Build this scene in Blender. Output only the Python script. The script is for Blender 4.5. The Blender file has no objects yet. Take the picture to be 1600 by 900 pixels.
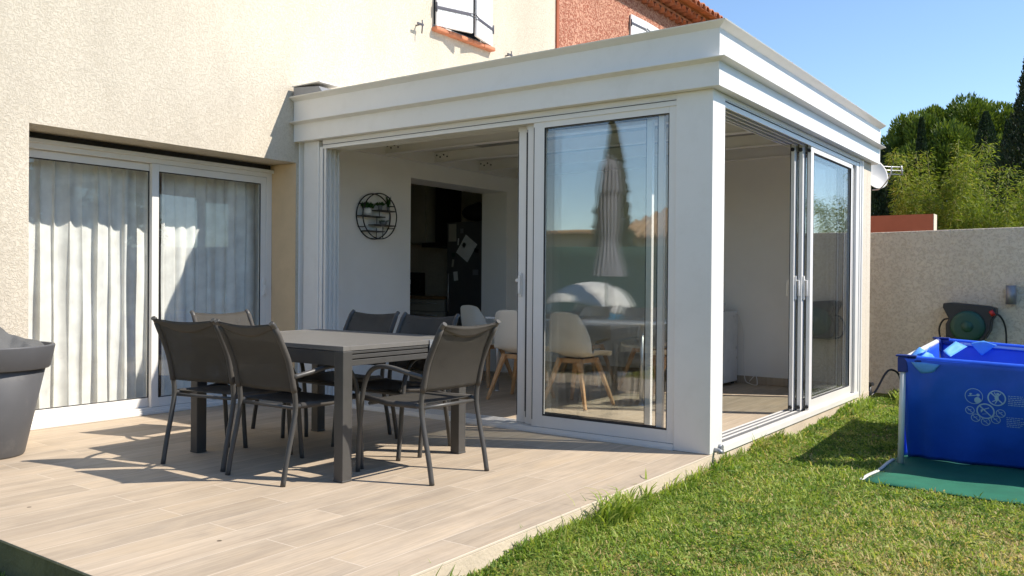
import bpy, math, random
import numpy as np
from mathutils import Vector, Matrix

random.seed(7)
rng = np.random.default_rng(7)
sc = bpy.context.scene
R = math.radians
PI = math.pi

# ------------------------------------------------------------------ camera
CAM = Vector((2.159, -5.180, 1.10))
fwd = Vector((-0.58423, 0.81155, -0.00716))
rgt = Vector((0.81151, 0.58428, 0.00803))
upv = Vector((-0.01070, 0.00112, 0.99994))
cam_data = bpy.data.cameras.new('camera')
cam = bpy.data.objects.new('camera', cam_data)
sc.collection.objects.link(cam)
m = Matrix.Identity(4)
for i in range(3):
    m[i][0] = rgt[i]; m[i][1] = upv[i]; m[i][2] = -fwd[i]; m[i][3] = CAM[i]
cam.matrix_world = m
cam_data.sensor_width = 36
cam_data.lens = 1336.2 / 1600 * 36
cam_data.clip_start = 0.05
cam_data.clip_end = 2000
sc.camera = cam

# ------------------------------------------------------------------ light
SUN = Vector((0.85, 0.45, 1.0)).normalized()
elev = math.asin(SUN.z)
azim = math.atan2(SUN.x, SUN.y)
w = bpy.data.worlds.new('World'); sc.world = w; w.use_nodes = True
nt = w.node_tree
bg = nt.nodes['Background']
sky = nt.nodes.new('ShaderNodeTexSky')
sky.sky_type = 'NISHITA'; sky.sun_disc = False
sky.sun_elevation = elev; sky.sun_rotation = azim
sky.altitude = 50; sky.air_density = 1.0; sky.dust_density = 0.0; sky.ozone_density = 3.5
nt.links.new(sky.outputs[0], bg.inputs[0])
bg.inputs[1].default_value = 0.15
sd = bpy.data.lights.new('sun', 'SUN'); sd.energy = 5.0; sd.angle = R(0.55); sd.color = (1.0, 0.93, 0.83)
so = bpy.data.objects.new('sun', sd); sc.collection.objects.link(so)
so.rotation_euler = (-SUN).to_track_quat('-Z', 'Y').to_euler()
sc.view_settings.view_transform = 'Standard'
sc.view_settings.look = 'None'
sc.view_settings.exposure = 0.48
sc.view_settings.gamma = 1.0
sc.render.engine = 'CYCLES'
sc.cycles.use_denoising = True
sc.cycles.max_bounces = 12
sc.cycles.diffuse_bounces = 7
sc.cycles.glossy_bounces = 5
sc.cycles.transparent_max_bounces = 24
sc.cycles.caustics_reflective = False
sc.cycles.sample_clamp_indirect = 6

# ------------------------------------------------------------------ materials
def newmat(name):
    mt = bpy.data.materials.new(name); mt.use_nodes = True
    return mt, mt.node_tree, mt.node_tree.nodes['Principled BSDF']

def N(t, kind, **kw):
    n = t.nodes.new(kind)
    for k, v in kw.items():
        if k.startswith('i_'):
            n.inputs[k[2:]].default_value = v
        else:
            setattr(n, k, v)
    return n

def coords(t, scale=(1, 1, 1), kind='Object'):
    tc = N(t, 'ShaderNodeTexCoord'); mp = N(t, 'ShaderNodeMapping')
    mp.inputs['Scale'].default_value = scale
    t.links.new(tc.outputs[kind], mp.inputs[0])
    return mp.outputs[0]

def ramp(t, fac, stops):
    r = N(t, 'ShaderNodeValToRGB')
    el = r.color_ramp.elements
    el[0].position = stops[0][0]; el[0].color = (*stops[0][1], 1)
    el[1].position = stops[-1][0]; el[1].color = (*stops[-1][1], 1)
    for p, c in stops[1:-1]:
        e = el.new(p); e.color = (*c, 1)
    t.links.new(fac, r.inputs[0])
    return r.outputs[0]

def pm(name, col, rough=0.5, metal=0.0, var=0.08, vscale=6.0, bump=0.0, bscale=60.0, spec=0.5, dirt=None, rvar=0.08):
    """plain surface with slight tone variation, roughness variation and optional bump"""
    mt, t, b = newmat(name)
    co = coords(t)
    n = N(t, 'ShaderNodeTexNoise', i_Scale=vscale, i_Detail=5.0, i_Roughness=0.6)
    t.links.new(co, n.inputs['Vector'])
    lo = tuple(max(0, c * (1 - var)) for c in col); hi = tuple(min(1, c * (1 + var)) for c in col)
    c = ramp(t, n.outputs[0], [(0.3, lo), (0.7, hi)])
    if dirt:
        n2 = N(t, 'ShaderNodeTexNoise', i_Scale=dirt[1], i_Detail=8.0, i_Roughness=0.7)
        t.links.new(co, n2.inputs['Vector'])
        f = N(t, 'ShaderNodeMapRange'); f.inputs[1].default_value = 0.5; f.inputs[2].default_value = 0.75
        f.inputs[4].default_value = dirt[2]
        t.links.new(n2.outputs[0], f.inputs[0])
        mx = N(t, 'ShaderNodeMixRGB'); mx.inputs[2].default_value = (*dirt[0], 1)
        t.links.new(f.outputs[0], mx.inputs[0]); t.links.new(c, mx.inputs[1]); c = mx.outputs[0]
    t.links.new(c, b.inputs['Base Color'])
    rr = N(t, 'ShaderNodeMapRange'); rr.inputs[3].default_value = max(0.02, rough - rvar); rr.inputs[4].default_value = min(1, rough + rvar)
    t.links.new(n.outputs[0], rr.inputs[0]); t.links.new(rr.outputs[0], b.inputs['Roughness'])
    b.inputs['Metallic'].default_value = metal
    b.inputs['Specular IOR Level'].default_value = spec
    if bump > 0:
        n3 = N(t, 'ShaderNodeTexNoise', i_Scale=bscale, i_Detail=4.0)
        t.links.new(co, n3.inputs['Vector'])
        bp = N(t, 'ShaderNodeBump', i_Strength=bump, i_Distance=0.01)
        t.links.new(n3.outputs[0], bp.inputs['Height']); t.links.new(bp.outputs[0], b.inputs['Normal'])
    return mt

def stucco(name, base, dark, light, scale=42.0, bump=0.9, dist=0.012, spots=0.35, stain=0.12):
    """flattened sprayed render: irregular raised islands with pits between"""
    mt, t, b = newmat(name)
    co = coords(t)
    wn = N(t, 'ShaderNodeTexNoise', i_Scale=scale * 0.6, i_Detail=3.0)
    t.links.new(co, wn.inputs['Vector'])
    add = N(t, 'ShaderNodeMixRGB', blend_type='LINEAR_LIGHT'); add.inputs[0].default_value = 0.03
    t.links.new(co, add.inputs[1]); t.links.new(wn.outputs['Color'], add.inputs[2])
    n1 = N(t, 'ShaderNodeTexNoise', i_Scale=scale, i_Detail=4.0, i_Roughness=0.55, i_Distortion=0.6)
    t.links.new(add.outputs[0], n1.inputs['Vector'])
    mr = N(t, 'ShaderNodeMapRange', interpolation_type='SMOOTHSTEP'); mr.inputs[1].default_value = 0.40; mr.inputs[2].default_value = 0.56
    t.links.new(n1.outputs[0], mr.inputs[0])
    n2 = N(t, 'ShaderNodeTexNoise', i_Scale=scale * 5, i_Detail=3.0)
    t.links.new(co, n2.inputs['Vector'])
    h = N(t, 'ShaderNodeMath', operation='MULTIPLY_ADD'); h.inputs[1].default_value = 0.35
    t.links.new(n2.outputs[0], h.inputs[0]); t.links.new(mr.outputs[0], h.inputs[2])
    bp = N(t, 'ShaderNodeBump', i_Strength=bump, i_Distance=dist)
    t.links.new(h.outputs[0], bp.inputs['Height']); t.links.new(bp.outputs[0], b.inputs['Normal'])
    c = ramp(t, mr.outputs[0], [(0.0, dark), (0.45, base), (1.0, light)])
    n4 = N(t, 'ShaderNodeTexNoise', i_Scale=0.9, i_Detail=7.0, i_Roughness=0.65)
    t.links.new(coords(t, (1, 1, 0.45)), n4.inputs['Vector'])
    st = N(t, 'ShaderNodeMapRange'); st.inputs[1].default_value = 0.35; st.inputs[2].default_value = 0.75
    st.inputs[3].default_value = 1.0 + stain * 0.3; st.inputs[4].default_value = 1.0 - stain
    t.links.new(n4.outputs[0], st.inputs[0])
    mul = N(t, 'ShaderNodeMixRGB', blend_type='MULTIPLY'); mul.inputs[0].default_value = 1.0
    t.links.new(c, mul.inputs[1]); t.links.new(st.outputs[0], mul.inputs[2])
    t.links.new(mul.outputs[0], b.inputs['Base Color'])
    b.inputs['Roughness'].default_value = 0.93
    b.inputs['Specular IOR Level'].default_value = 0.2
    return mt

def planks(name):
    mt, t, b = newmat(name)
    tc = N(t, 'ShaderNodeTexCoord')
    sep = N(t, 'ShaderNodeSeparateXYZ'); t.links.new(tc.outputs['Object'], sep.inputs[0])
    cmb = N(t, 'ShaderNodeCombineXYZ')
    t.links.new(sep.outputs[1], cmb.inputs[0]); t.links.new(sep.outputs[0], cmb.inputs[1])
    br = N(t, 'ShaderNodeTexBrick', offset=0.37, offset_frequency=2)
    br.inputs['Color1'].default_value = (0, 0, 0, 1); br.inputs['Color2'].default_value = (1, 1, 1, 1)
    br.inputs['Mortar'].default_value = (0.5, 0.5, 0.5, 1)
    br.inputs['Scale'].default_value = 1.0; br.inputs['Mortar Size'].default_value = 0.0022
    br.inputs['Mortar Smooth'].default_value = 0.2; br.inputs['Bias'].default_value = 0.0
    br.inputs['Brick Width'].default_value = 1.2; br.inputs['Row Height'].default_value = 0.2
    t.links.new(cmb.outputs[0], br.inputs['Vector'])
    rnd = N(t, 'ShaderNodeMath', operation='MULTIPLY'); rnd.inputs[1].default_value = 37.0
    t.links.new(br.outputs[0], rnd.inputs[0])
    def grain(sx, sy, det, rough, dist=0.0):
        n = N(t, 'ShaderNodeTexNoise', noise_dimensions='4D', i_Scale=1.0, i_Detail=det, i_Roughness=rough, i_Distortion=dist)
        t.links.new(coords(t, (sx, sy, 1)), n.inputs['Vector']); t.links.new(rnd.outputs[0], n.inputs['W'])
        return n.outputs[0]
    g1 = grain(16, 1.1, 6, 0.62, 0.6)
    g2 = grain(90, 3.5, 4, 0.6)
    g3 = grain(5, 1.6, 5, 0.6, 1.2)
    c1 = ramp(t, g1, [(0.28, (0.34, 0.26, 0.18)), (0.46, (0.455, 0.36, 0.255)), (0.66, (0.52, 0.42, 0.305))])
    c3 = ramp(t, g3, [(0.33, (0.34, 0.28, 0.22)), (0.55, (0.475, 0.38, 0.28)), (0.72, (0.51, 0.39, 0.26))])
    mx = N(t, 'ShaderNodeMixRGB'); mx.inputs[0].default_value = 0.5
    t.links.new(c1, mx.inputs[1]); t.links.new(c3, mx.inputs[2])
    f2 = N(t, 'ShaderNodeMapRange'); f2.inputs[1].default_value = 0.35; f2.inputs[2].default_value = 0.65
    f2.inputs[3].default_value = 0.88; f2.inputs[4].default_value = 1.06
    t.links.new(g2, f2.inputs[0])
    m2 = N(t, 'ShaderNodeMixRGB', blend_type='MULTIPLY'); m2.inputs[0].default_value = 1
    t.links.new(mx.outputs[0], m2.inputs[1]); t.links.new(f2.outputs[0], m2.inputs[2])
    tone = N(t, 'ShaderNodeMapRange'); tone.inputs[3].default_value = 0.91; tone.inputs[4].default_value = 1.08
    t.links.new(br.outputs[0], tone.inputs[0])
    m3 = N(t, 'ShaderNodeMixRGB', blend_type='MULTIPLY'); m3.inputs[0].default_value = 1
    t.links.new(m2.outputs[0], m3.inputs[1]); t.links.new(tone.outputs[0], m3.inputs[2])
    # grout
    m4 = N(t, 'ShaderNodeMixRGB'); m4.inputs[2].default_value = (0.62, 0.53, 0.42, 1)
    t.links.new(br.outputs['Fac'], m4.inputs[0]); t.links.new(m3.outputs[0], m4.inputs[1])
    # dust and rain marks
    nd = N(t, 'ShaderNodeTexNoise', i_Scale=1.7, i_Detail=8.0, i_Roughness=0.7)
    t.links.new(tc.outputs['Object'], nd.inputs['Vector'])
    fd = N(t, 'ShaderNodeMapRange'); fd.inputs[1].default_value = 0.4; fd.inputs[2].default_value = 0.7
    fd.inputs[3].default_value = 1.04; fd.inputs[4].default_value = 0.9
    t.links.new(nd.outputs[0], fd.inputs[0])
    m5 = N(t, 'ShaderNodeMixRGB', blend_type='MULTIPLY'); m5.inputs[0].default_value = 1
    t.links.new(m4.outputs[0], m5.inputs[1]); t.links.new(fd.outputs[0], m5.inputs[2])
    # little specks
    vs = N(t, 'ShaderNodeTexVoronoi', i_Scale=2.2); t.links.new(tc.outputs['Object'], vs.inputs['Vector'])
    sp = N(t, 'ShaderNodeMath', operation='LESS_THAN'); sp.inputs[1].default_value = 0.024
    t.links.new(vs.outputs['Distance'], sp.inputs[0])
    m6 = N(t, 'ShaderNodeMixRGB'); m6.inputs[2].default_value = (0.12, 0.09, 0.06, 1)
    t.links.new(sp.outputs[0], m6.inputs[0]); t.links.new(m5.outputs[0], m6.inputs[1])
    t.links.new(m6.outputs[0], b.inputs['Base Color'])
    b.inputs['Roughness'].default_value = 0.62
    b.inputs['Specular IOR Level'].default_value = 0.35
    hh = N(t, 'ShaderNodeMath', operation='MULTIPLY_ADD'); hh.inputs[1].default_value = -1.5
    t.links.new(br.outputs['Fac'], hh.inputs[0]); t.links.new(g2, hh.inputs[2])
    bp = N(t, 'ShaderNodeBump', i_Strength=0.35, i_Distance=0.002)
    t.links.new(hh.outputs[0], bp.inputs['Height']); t.links.new(bp.outputs[0], b.inputs['Normal'])
    return mt

def glass(name, tint=(0.985, 0.995, 0.99), f0=0.085):
    mt = bpy.data.materials.new(name); mt.use_nodes = True
    t = mt.node_tree; t.nodes.remove(t.nodes['Principled BSDF'])
    out = t.nodes['Material Output']
    tr = N(t, 'ShaderNodeBsdfTransparent'); tr.inputs[0].default_value = (*tint, 1)
    gl = N(t, 'ShaderNodeBsdfGlossy'); gl.inputs['Roughness'].default_value = 0.0
    # Schlick reflectance, the same on both faces of the pane
    ge = N(t, 'ShaderNodeNewGeometry')
    dp = N(t, 'ShaderNodeVectorMath', operation='DOT_PRODUCT'); t.links.new(ge.outputs['Incoming'], dp.inputs[0]); t.links.new(ge.outputs['Normal'], dp.inputs[1])
    ab = N(t, 'ShaderNodeMath', operation='ABSOLUTE'); t.links.new(dp.outputs['Value'], ab.inputs[0])
    om = N(t, 'ShaderNodeMath', operation='SUBTRACT', use_clamp=True); om.inputs[0].default_value = 1.0; t.links.new(ab.outputs[0], om.inputs[1])
    pw = N(t, 'ShaderNodeMath', operation='POWER'); pw.inputs[1].default_value = 5.0; t.links.new(om.outputs[0], pw.inputs[0])
    ad = N(t, 'ShaderNodeMath', operation='MULTIPLY_ADD', use_clamp=True); ad.inputs[1].default_value = 1 - f0; ad.inputs[2].default_value = f0
    t.links.new(pw.outputs[0], ad.inputs[0])
    # slight waviness of float glass
    n = N(t, 'ShaderNodeTexNoise', i_Scale=1.6, i_Detail=1.0); t.links.new(coords(t), n.inputs['Vector'])
    bp = N(t, 'ShaderNodeBump', i_Strength=0.12, i_Distance=0.01)
    t.links.new(n.outputs[0], bp.inputs['Height']); t.links.new(bp.outputs[0], gl.inputs['Normal'])
    mx = N(t, 'ShaderNodeMixShader')
    t.links.new(ad.outputs[0], mx.inputs[0]); t.links.new(tr.outputs[0], mx.inputs[1]); t.links.new(gl.outputs[0], mx.inputs[2])
    t.links.new(mx.outputs[0], out.inputs[0])
    return mt

def foliage(name, stops, rough=0.6, trans=0.35, spec=0.3):
    """leaf colour from the mesh attribute 'tone' (one random value per leaf)"""
    mt, t, b = newmat(name)
    at = N(t, 'ShaderNodeAttribute', attribute_name='tone')
    c = ramp(t, at.outputs['Fac'], stops)
    t.links.new(c, b.inputs['Base Color'])
    b.inputs['Roughness'].default_value = rough
    b.inputs['Specular IOR Level'].default_value = spec
    tl = N(t, 'ShaderNodeBsdfTranslucent'); 
    br = N(t, 'ShaderNodeMixRGB', blend_type='MULTIPLY'); br.inputs[0].default_value = 1; br.inputs[2].default_value = (1.3, 1.35, 0.7, 1)
    t.links.new(c, br.inputs[1]); t.links.new(br.outputs[0], tl.inputs[0])
    mx = N(t, 'ShaderNodeMixShader'); mx.inputs[0].default_value = trans
    t.links.new(b.outputs[0], mx.inputs[1]); t.links.new(tl.outputs[0], mx.inputs[2])
    t.links.new(mx.outputs[0], t.nodes['Material Output'].inputs[0])
    return mt

def fabric(name, col, alpha=1.0, scale=700, trans=0.0, weave=0.3):
    mt, t, b = newmat(name)
    co = coords(t)
    n = N(t, 'ShaderNodeTexNoise', i_Scale=9.0, i_Detail=4.0); t.links.new(co, n.inputs['Vector'])
    c = ramp(t, n.outputs[0], [(0.3, tuple(x * 0.88 for x in col)), (0.7, tuple(min(1, x * 1.1) for x in col))])
    t.links.new(c, b.inputs['Base Color'])
    b.inputs['Roughness'].default_value = 0.75
    ck = N(t, 'ShaderNodeTexNoise', i_Scale=scale, i_Detail=0.0); t.links.new(co, ck.inputs['Vector'])
    bp = N(t, 'ShaderNodeBump', i_Strength=weave, i_Distance=0.001)
    t.links.new(ck.outputs[0], bp.inputs['Height']); t.links.new(bp.outputs[0], b.inputs['Normal'])
    sh = b.outputs[0]
    if trans > 0:
        tl = N(t, 'ShaderNodeBsdfTranslucent'); t.links.new(c, tl.inputs[0])
        mx = N(t, 'ShaderNodeMixShader'); mx.inputs[0].default_value = trans
        t.links.new(sh, mx.inputs[1]); t.links.new(tl.outputs[0], mx.inputs[2]); sh = mx.outputs[0]
    if alpha < 1:
        tr = N(t, 'ShaderNodeBsdfTransparent')
        mx = N(t, 'ShaderNodeMixShader'); mx.inputs[0].default_value = alpha
        t.links.new(tr.outputs[0], mx.inputs[1]); t.links.new(sh, mx.inputs[2]); sh = mx.outputs[0]
    t.links.new(sh, t.nodes['Material Output'].inputs[0])
    return mt

def lawn_soil(name):
    mt, t, b = newmat(name)
    co = coords(t)
    n = N(t, 'ShaderNodeTexNoise', i_Scale=2.3, i_Detail=9.0, i_Roughness=0.7); t.links.new(co, n.inputs['Vector'])
    n2 = N(t, 'ShaderNodeTexNoise', i_Scale=60.0, i_Detail=4.0, i_Roughness=0.7); t.links.new(co, n2.inputs['Vector'])
    c = ramp(t, n.outputs[0], [(0.33, (0.10, 0.13, 0.025)), (0.5, (0.16, 0.17, 0.045)), (0.66, (0.30, 0.22, 0.10))])
    c2 = ramp(t, n2.outputs[0], [(0.3, (0.45, 0.45, 0.4)), (0.7, (1.4, 1.4, 1.2))])
    mx = N(t, 'ShaderNodeMixRGB', blend_type='MULTIPLY'); mx.inputs[0].default_value = 1
    t.links.new(c, mx.inputs[1]); t.links.new(c2, mx.inputs[2]); t.links.new(mx.outputs[0], b.inputs['Base Color'])
    b.inputs['Roughness'].default_value = 1.0; b.inputs['Specular IOR Level'].default_value = 0.1
    bp = N(t, 'ShaderNodeBump', i_Strength=0.8, i_Distance=0.02)
    t.links.new(n2.outputs[0], bp.inputs['Height']); t.links.new(bp.outputs[0], b.inputs['Normal'])
    return mt

M = {}
M['beige'] = stucco('beige_render', (0.655, 0.58, 0.465), (0.61, 0.535, 0.42), (0.68, 0.605, 0.49), scale=62, bump=0.5, dist=0.007, stain=0.20)
M['reveal'] = pm('smooth_reveal_render', (0.72, 0.53, 0.32), 0.85, var=0.05, bump=0.2, bscale=120, spec=0.2)
M['cream'] = stucco('cream_render', (0.66, 0.58, 0.47), (0.62, 0.54, 0.43), (0.70, 0.63, 0.52), scale=70, bump=0.35, dist=0.004, stain=0.05)
M['red'] = stucco('red_render', (0.44, 0.17, 0.11), (0.35, 0.12, 0.075), (0.60, 0.32, 0.22), scale=40, bump=0.7, dist=0.01)
M['redplain'] = pm('red_plain_render', (0.40, 0.13, 0.075), 0.9, var=0.1, vscale=3, bump=0.3, bscale=90, spec=0.2)
M['gwall'] = stucco('garden_wall_render', (0.76, 0.645, 0.49), (0.66, 0.55, 0.405), (0.79, 0.68, 0.52), scale=38, bump=0.6, dist=0.007, stain=0.2)
M['planks'] = planks('wood_look_tiles')
M['slab'] = pm('terrace_edge_concrete', (0.60, 0.50, 0.38), 0.85, var=0.08, vscale=3, bump=0.3, bscale=60, spec=0.2, dirt=((0.36, 0.29, 0.19), 4.0, 0.35))
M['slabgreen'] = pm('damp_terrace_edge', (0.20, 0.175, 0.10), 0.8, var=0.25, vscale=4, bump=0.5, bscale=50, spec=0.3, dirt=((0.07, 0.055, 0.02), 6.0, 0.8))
M['soil'] = lawn_soil('lawn_soil')
M['white'] = pm('white_powder_coat', (0.81, 0.782, 0.735), 0.38, var=0.025, vscale=1.5, bump=0.02, bscale=400, dirt=((0.55, 0.5, 0.42), 5.0, 0.18))
M['white2'] = pm('white_aluminium_profile', (0.785, 0.757, 0.71), 0.35, var=0.03, vscale=3)
M['gap'] = pm('black_seal', (0.02, 0.02, 0.022), 0.6)
M['inner'] = pm('white_wall_paint', (0.87, 0.845, 0.80), 0.85, var=0.03, vscale=2, bump=0.12, bscale=150, spec=0.2)
M['ceiling'] = pm('ceiling_panel', (0.70, 0.67, 0.61), 0.5, var=0.04)
M['greyband'] = pm('plain_dark_grey', (0.18, 0.18, 0.18), 0.4)  # plain dark grey, also used for the painted ceiling shade
M['steel'] = pm('stainless_screw', (0.45, 0.44, 0.42), 0.35, metal=1.0)
M['anth'] = pm('anthracite_aluminium', (0.066, 0.063, 0.058), 0.42, var=0.06, vscale=20, bump=0.03, bscale=500)
M['tabletop'] = pm('table_slat_coating', (0.17, 0.16, 0.145), 0.42, var=0.06, vscale=12)
M['sling'] = fabric('textilene_mesh', (0.058, 0.052, 0.043), alpha=0.82, scale=900, trans=0.12)
M['slingsolid'] = fabric('textilene_hem', (0.065, 0.058, 0.050), scale=900)
M['glass'] = glass('door_glass')
M['houseglass'] = glass('window_glass', f0=0.05)
M['curtain'] = fabric('sheer_curtain', (0.92, 0.895, 0.85), alpha=0.97, scale=260, trans=0.12, weave=0.5)
M['plastic_white'] = pm('white_shell_plastic', (0.72, 0.68, 0.60), 0.35, var=0.02)
M['beech'] = pm('beech_wood', (0.52, 0.30, 0.14), 0.5, var=0.18, vscale=14, bump=0.1, bscale=80)
M['pot'] = pm('grey_planter_plastic', (0.095, 0.095, 0.100), 0.55, var=0.06, vscale=5, bump=0.06, bscale=300, dirt=((0.28, 0.26, 0.22), 5, 0.25))
M['cloth'] = fabric('grey_cover_cloth', (0.10, 0.10, 0.098), scale=500)
M['terracotta'] = pm('terracotta_sill', (0.55, 0.20, 0.10), 0.7, var=0.2, vscale=12, bump=0.3, bscale=80)
M['tiles'] = pm('roof_tile_clay', (0.50, 0.17, 0.075), 0.8, var=0.4, vscale=9, bump=0.4, bscale=60, dirt=((0.30, 0.22, 0.13), 7, 0.6))
M['shutter'] = pm('white_shutter_paint', (0.78, 0.77, 0.76), 0.45, var=0.03)
M['iron'] = pm('dark_iron', (0.09, 0.085, 0.10), 0.5, metal=0.3)
M['black'] = pm('black_metal', (0.015, 0.015, 0.015), 0.45)
M['blackpl'] = pm('black_plastic', (0.018, 0.018, 0.019), 0.45, bump=0.05, bscale=200)
M['greenpl'] = pm('dark_green_plastic', (0.01, 0.065, 0.045), 0.45, var=0.1)
M['redpl'] = pm('red_plastic', (0.45, 0.02, 0.02), 0.4)
M['blue'] = pm('blue_pool_liner', (0.022, 0.105, 0.68), 0.36, var=0.14, vscale=3, bump=1.0, bscale=5, spec=0.5)
M['blueinside'] = pm('pool_lining_inside', (0.03, 0.12, 0.66), 0.4, var=0.12, vscale=3, bump=0.3, bscale=8)
M['bluedark'] = pm('dark_blue_corner_plastic', (0.012, 0.03, 0.20), 0.4)
M['lightblue'] = pm('light_blue_vinyl_strap', (0.10, 0.33, 0.80), 0.4, bump=0.2, bscale=30)
M['print'] = pm('pale_print', (0.36, 0.52, 0.80), 0.5)
M['tube'] = pm('white_pool_tube', (0.72, 0.72, 0.70), 0.35)
M['mat'] = fabric('green_ground_sheet', (0.01, 0.135, 0.075), scale=300, weave=0.6)
M['matedge'] = fabric('white_sheet_edge', (0.6, 0.6, 0.56), scale=300)
M['grey'] = pm('grey_lamp_metal', (0.26, 0.27, 0.29), 0.4, metal=0.4)
M['dish'] = pm('satellite_dish_paint', (0.62, 0.60, 0.56), 0.45, dirt=((0.4, 0.36, 0.3), 6, 0.4))
M['alu'] = pm('bare_aluminium', (0.55, 0.55, 0.55), 0.4, metal=0.8)
M['kitchen'] = pm('taupe_kitchen_front', (0.22, 0.21, 0.18), 0.45)
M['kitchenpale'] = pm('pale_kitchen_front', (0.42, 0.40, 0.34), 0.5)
M['worktop'] = pm('oak_worktop', (0.25, 0.15, 0.07), 0.5, var=0.2)
M['fridge'] = pm('dark_steel_fridge', (0.12, 0.12, 0.12), 0.35, metal=0.4)
M['paper'] = pm('white_paper', (0.75, 0.75, 0.73), 0.8)
M['appl'] = pm('white_appliance_enamel', (0.75, 0.75, 0.74), 0.3)
M['bark'] = pm('tree_bark', (0.10, 0.065, 0.04), 0.95, var=0.3, vscale=10, bump=0.8, bscale=20)
M['cane'] = pm('bamboo_cane', (0.30, 0.30, 0.10), 0.6, var=0.2)
M['meshfence'] = fabric('green_screening_mesh', (0.022, 0.070, 0.048), scale=120)
M['parasolcloth'] = fabric('pale_grey_parasol_cloth', (0.25, 0.245, 0.27), scale=400, trans=0.1)
M['tantiles'] = pm('tan_roof_tiles', (0.46, 0.30, 0.17), 0.85, var=0.3, vscale=6, bump=0.4, bscale=40)
M['farhouse'] = pm('pale_house_wall', (0.62, 0.52, 0.38), 0.9)
M['hood'] = fabric('white_canopy_cloth', (0.78, 0.75, 0.70), scale=300)
M['turquoise'] = fabric('turquoise_cushion', (0.05, 0.42, 0.65), scale=300)
M['wicker'] = pm('dark_wicker', (0.08, 0.075, 0.065), 0.8, bump=0.6, bscale=200)
M['pine'] = foliage('pine_needles', [(0.0, (0.035, 0.07, 0.012)), (0.5, (0.12, 0.17, 0.022)), (1.0, (0.27, 0.31, 0.04))], trans=0.22)
M['cypress'] = foliage('cypress_foliage', [(0.0, (0.010, 0.025, 0.010)), (0.6, (0.020, 0.043, 0.016)), (1.0, (0.045, 0.075, 0.022))], trans=0.12)
M['bamboo'] = foliage('bamboo_leaves', [(0.0, (0.06, 0.105, 0.015)), (0.5, (0.155, 0.215, 0.026)), (0.9, (0.30, 0.33, 0.05)), (1.0, (0.36, 0.30, 0.10))], trans=0.4)
M['broad'] = foliage('hedge_leaves', [(0.0, (0.022, 0.055, 0.012)), (0.6, (0.05, 0.11, 0.02)), (1.0, (0.11, 0.19, 0.035))], trans=0.3)
M['grass'] = foliage('lawn_blades', [(0.0, (0.055, 0.12, 0.020)), (0.30, (0.16, 0.26, 0.040)), (0.62, (0.33, 0.41, 0.075)), (0.84, (0.50, 0.48, 0.17)), (1.0, (0.62, 0.44, 0.24))], trans=0.4)
M['potplant'] = foliage('pot_plant_leaves', [(0.0, (0.01, 0.06, 0.01)), (1.0, (0.05, 0.16, 0.03))])
M['pinkish'] = pm('pink_dried_stem', (0.35, 0.12, 0.12), 0.8)

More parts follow.
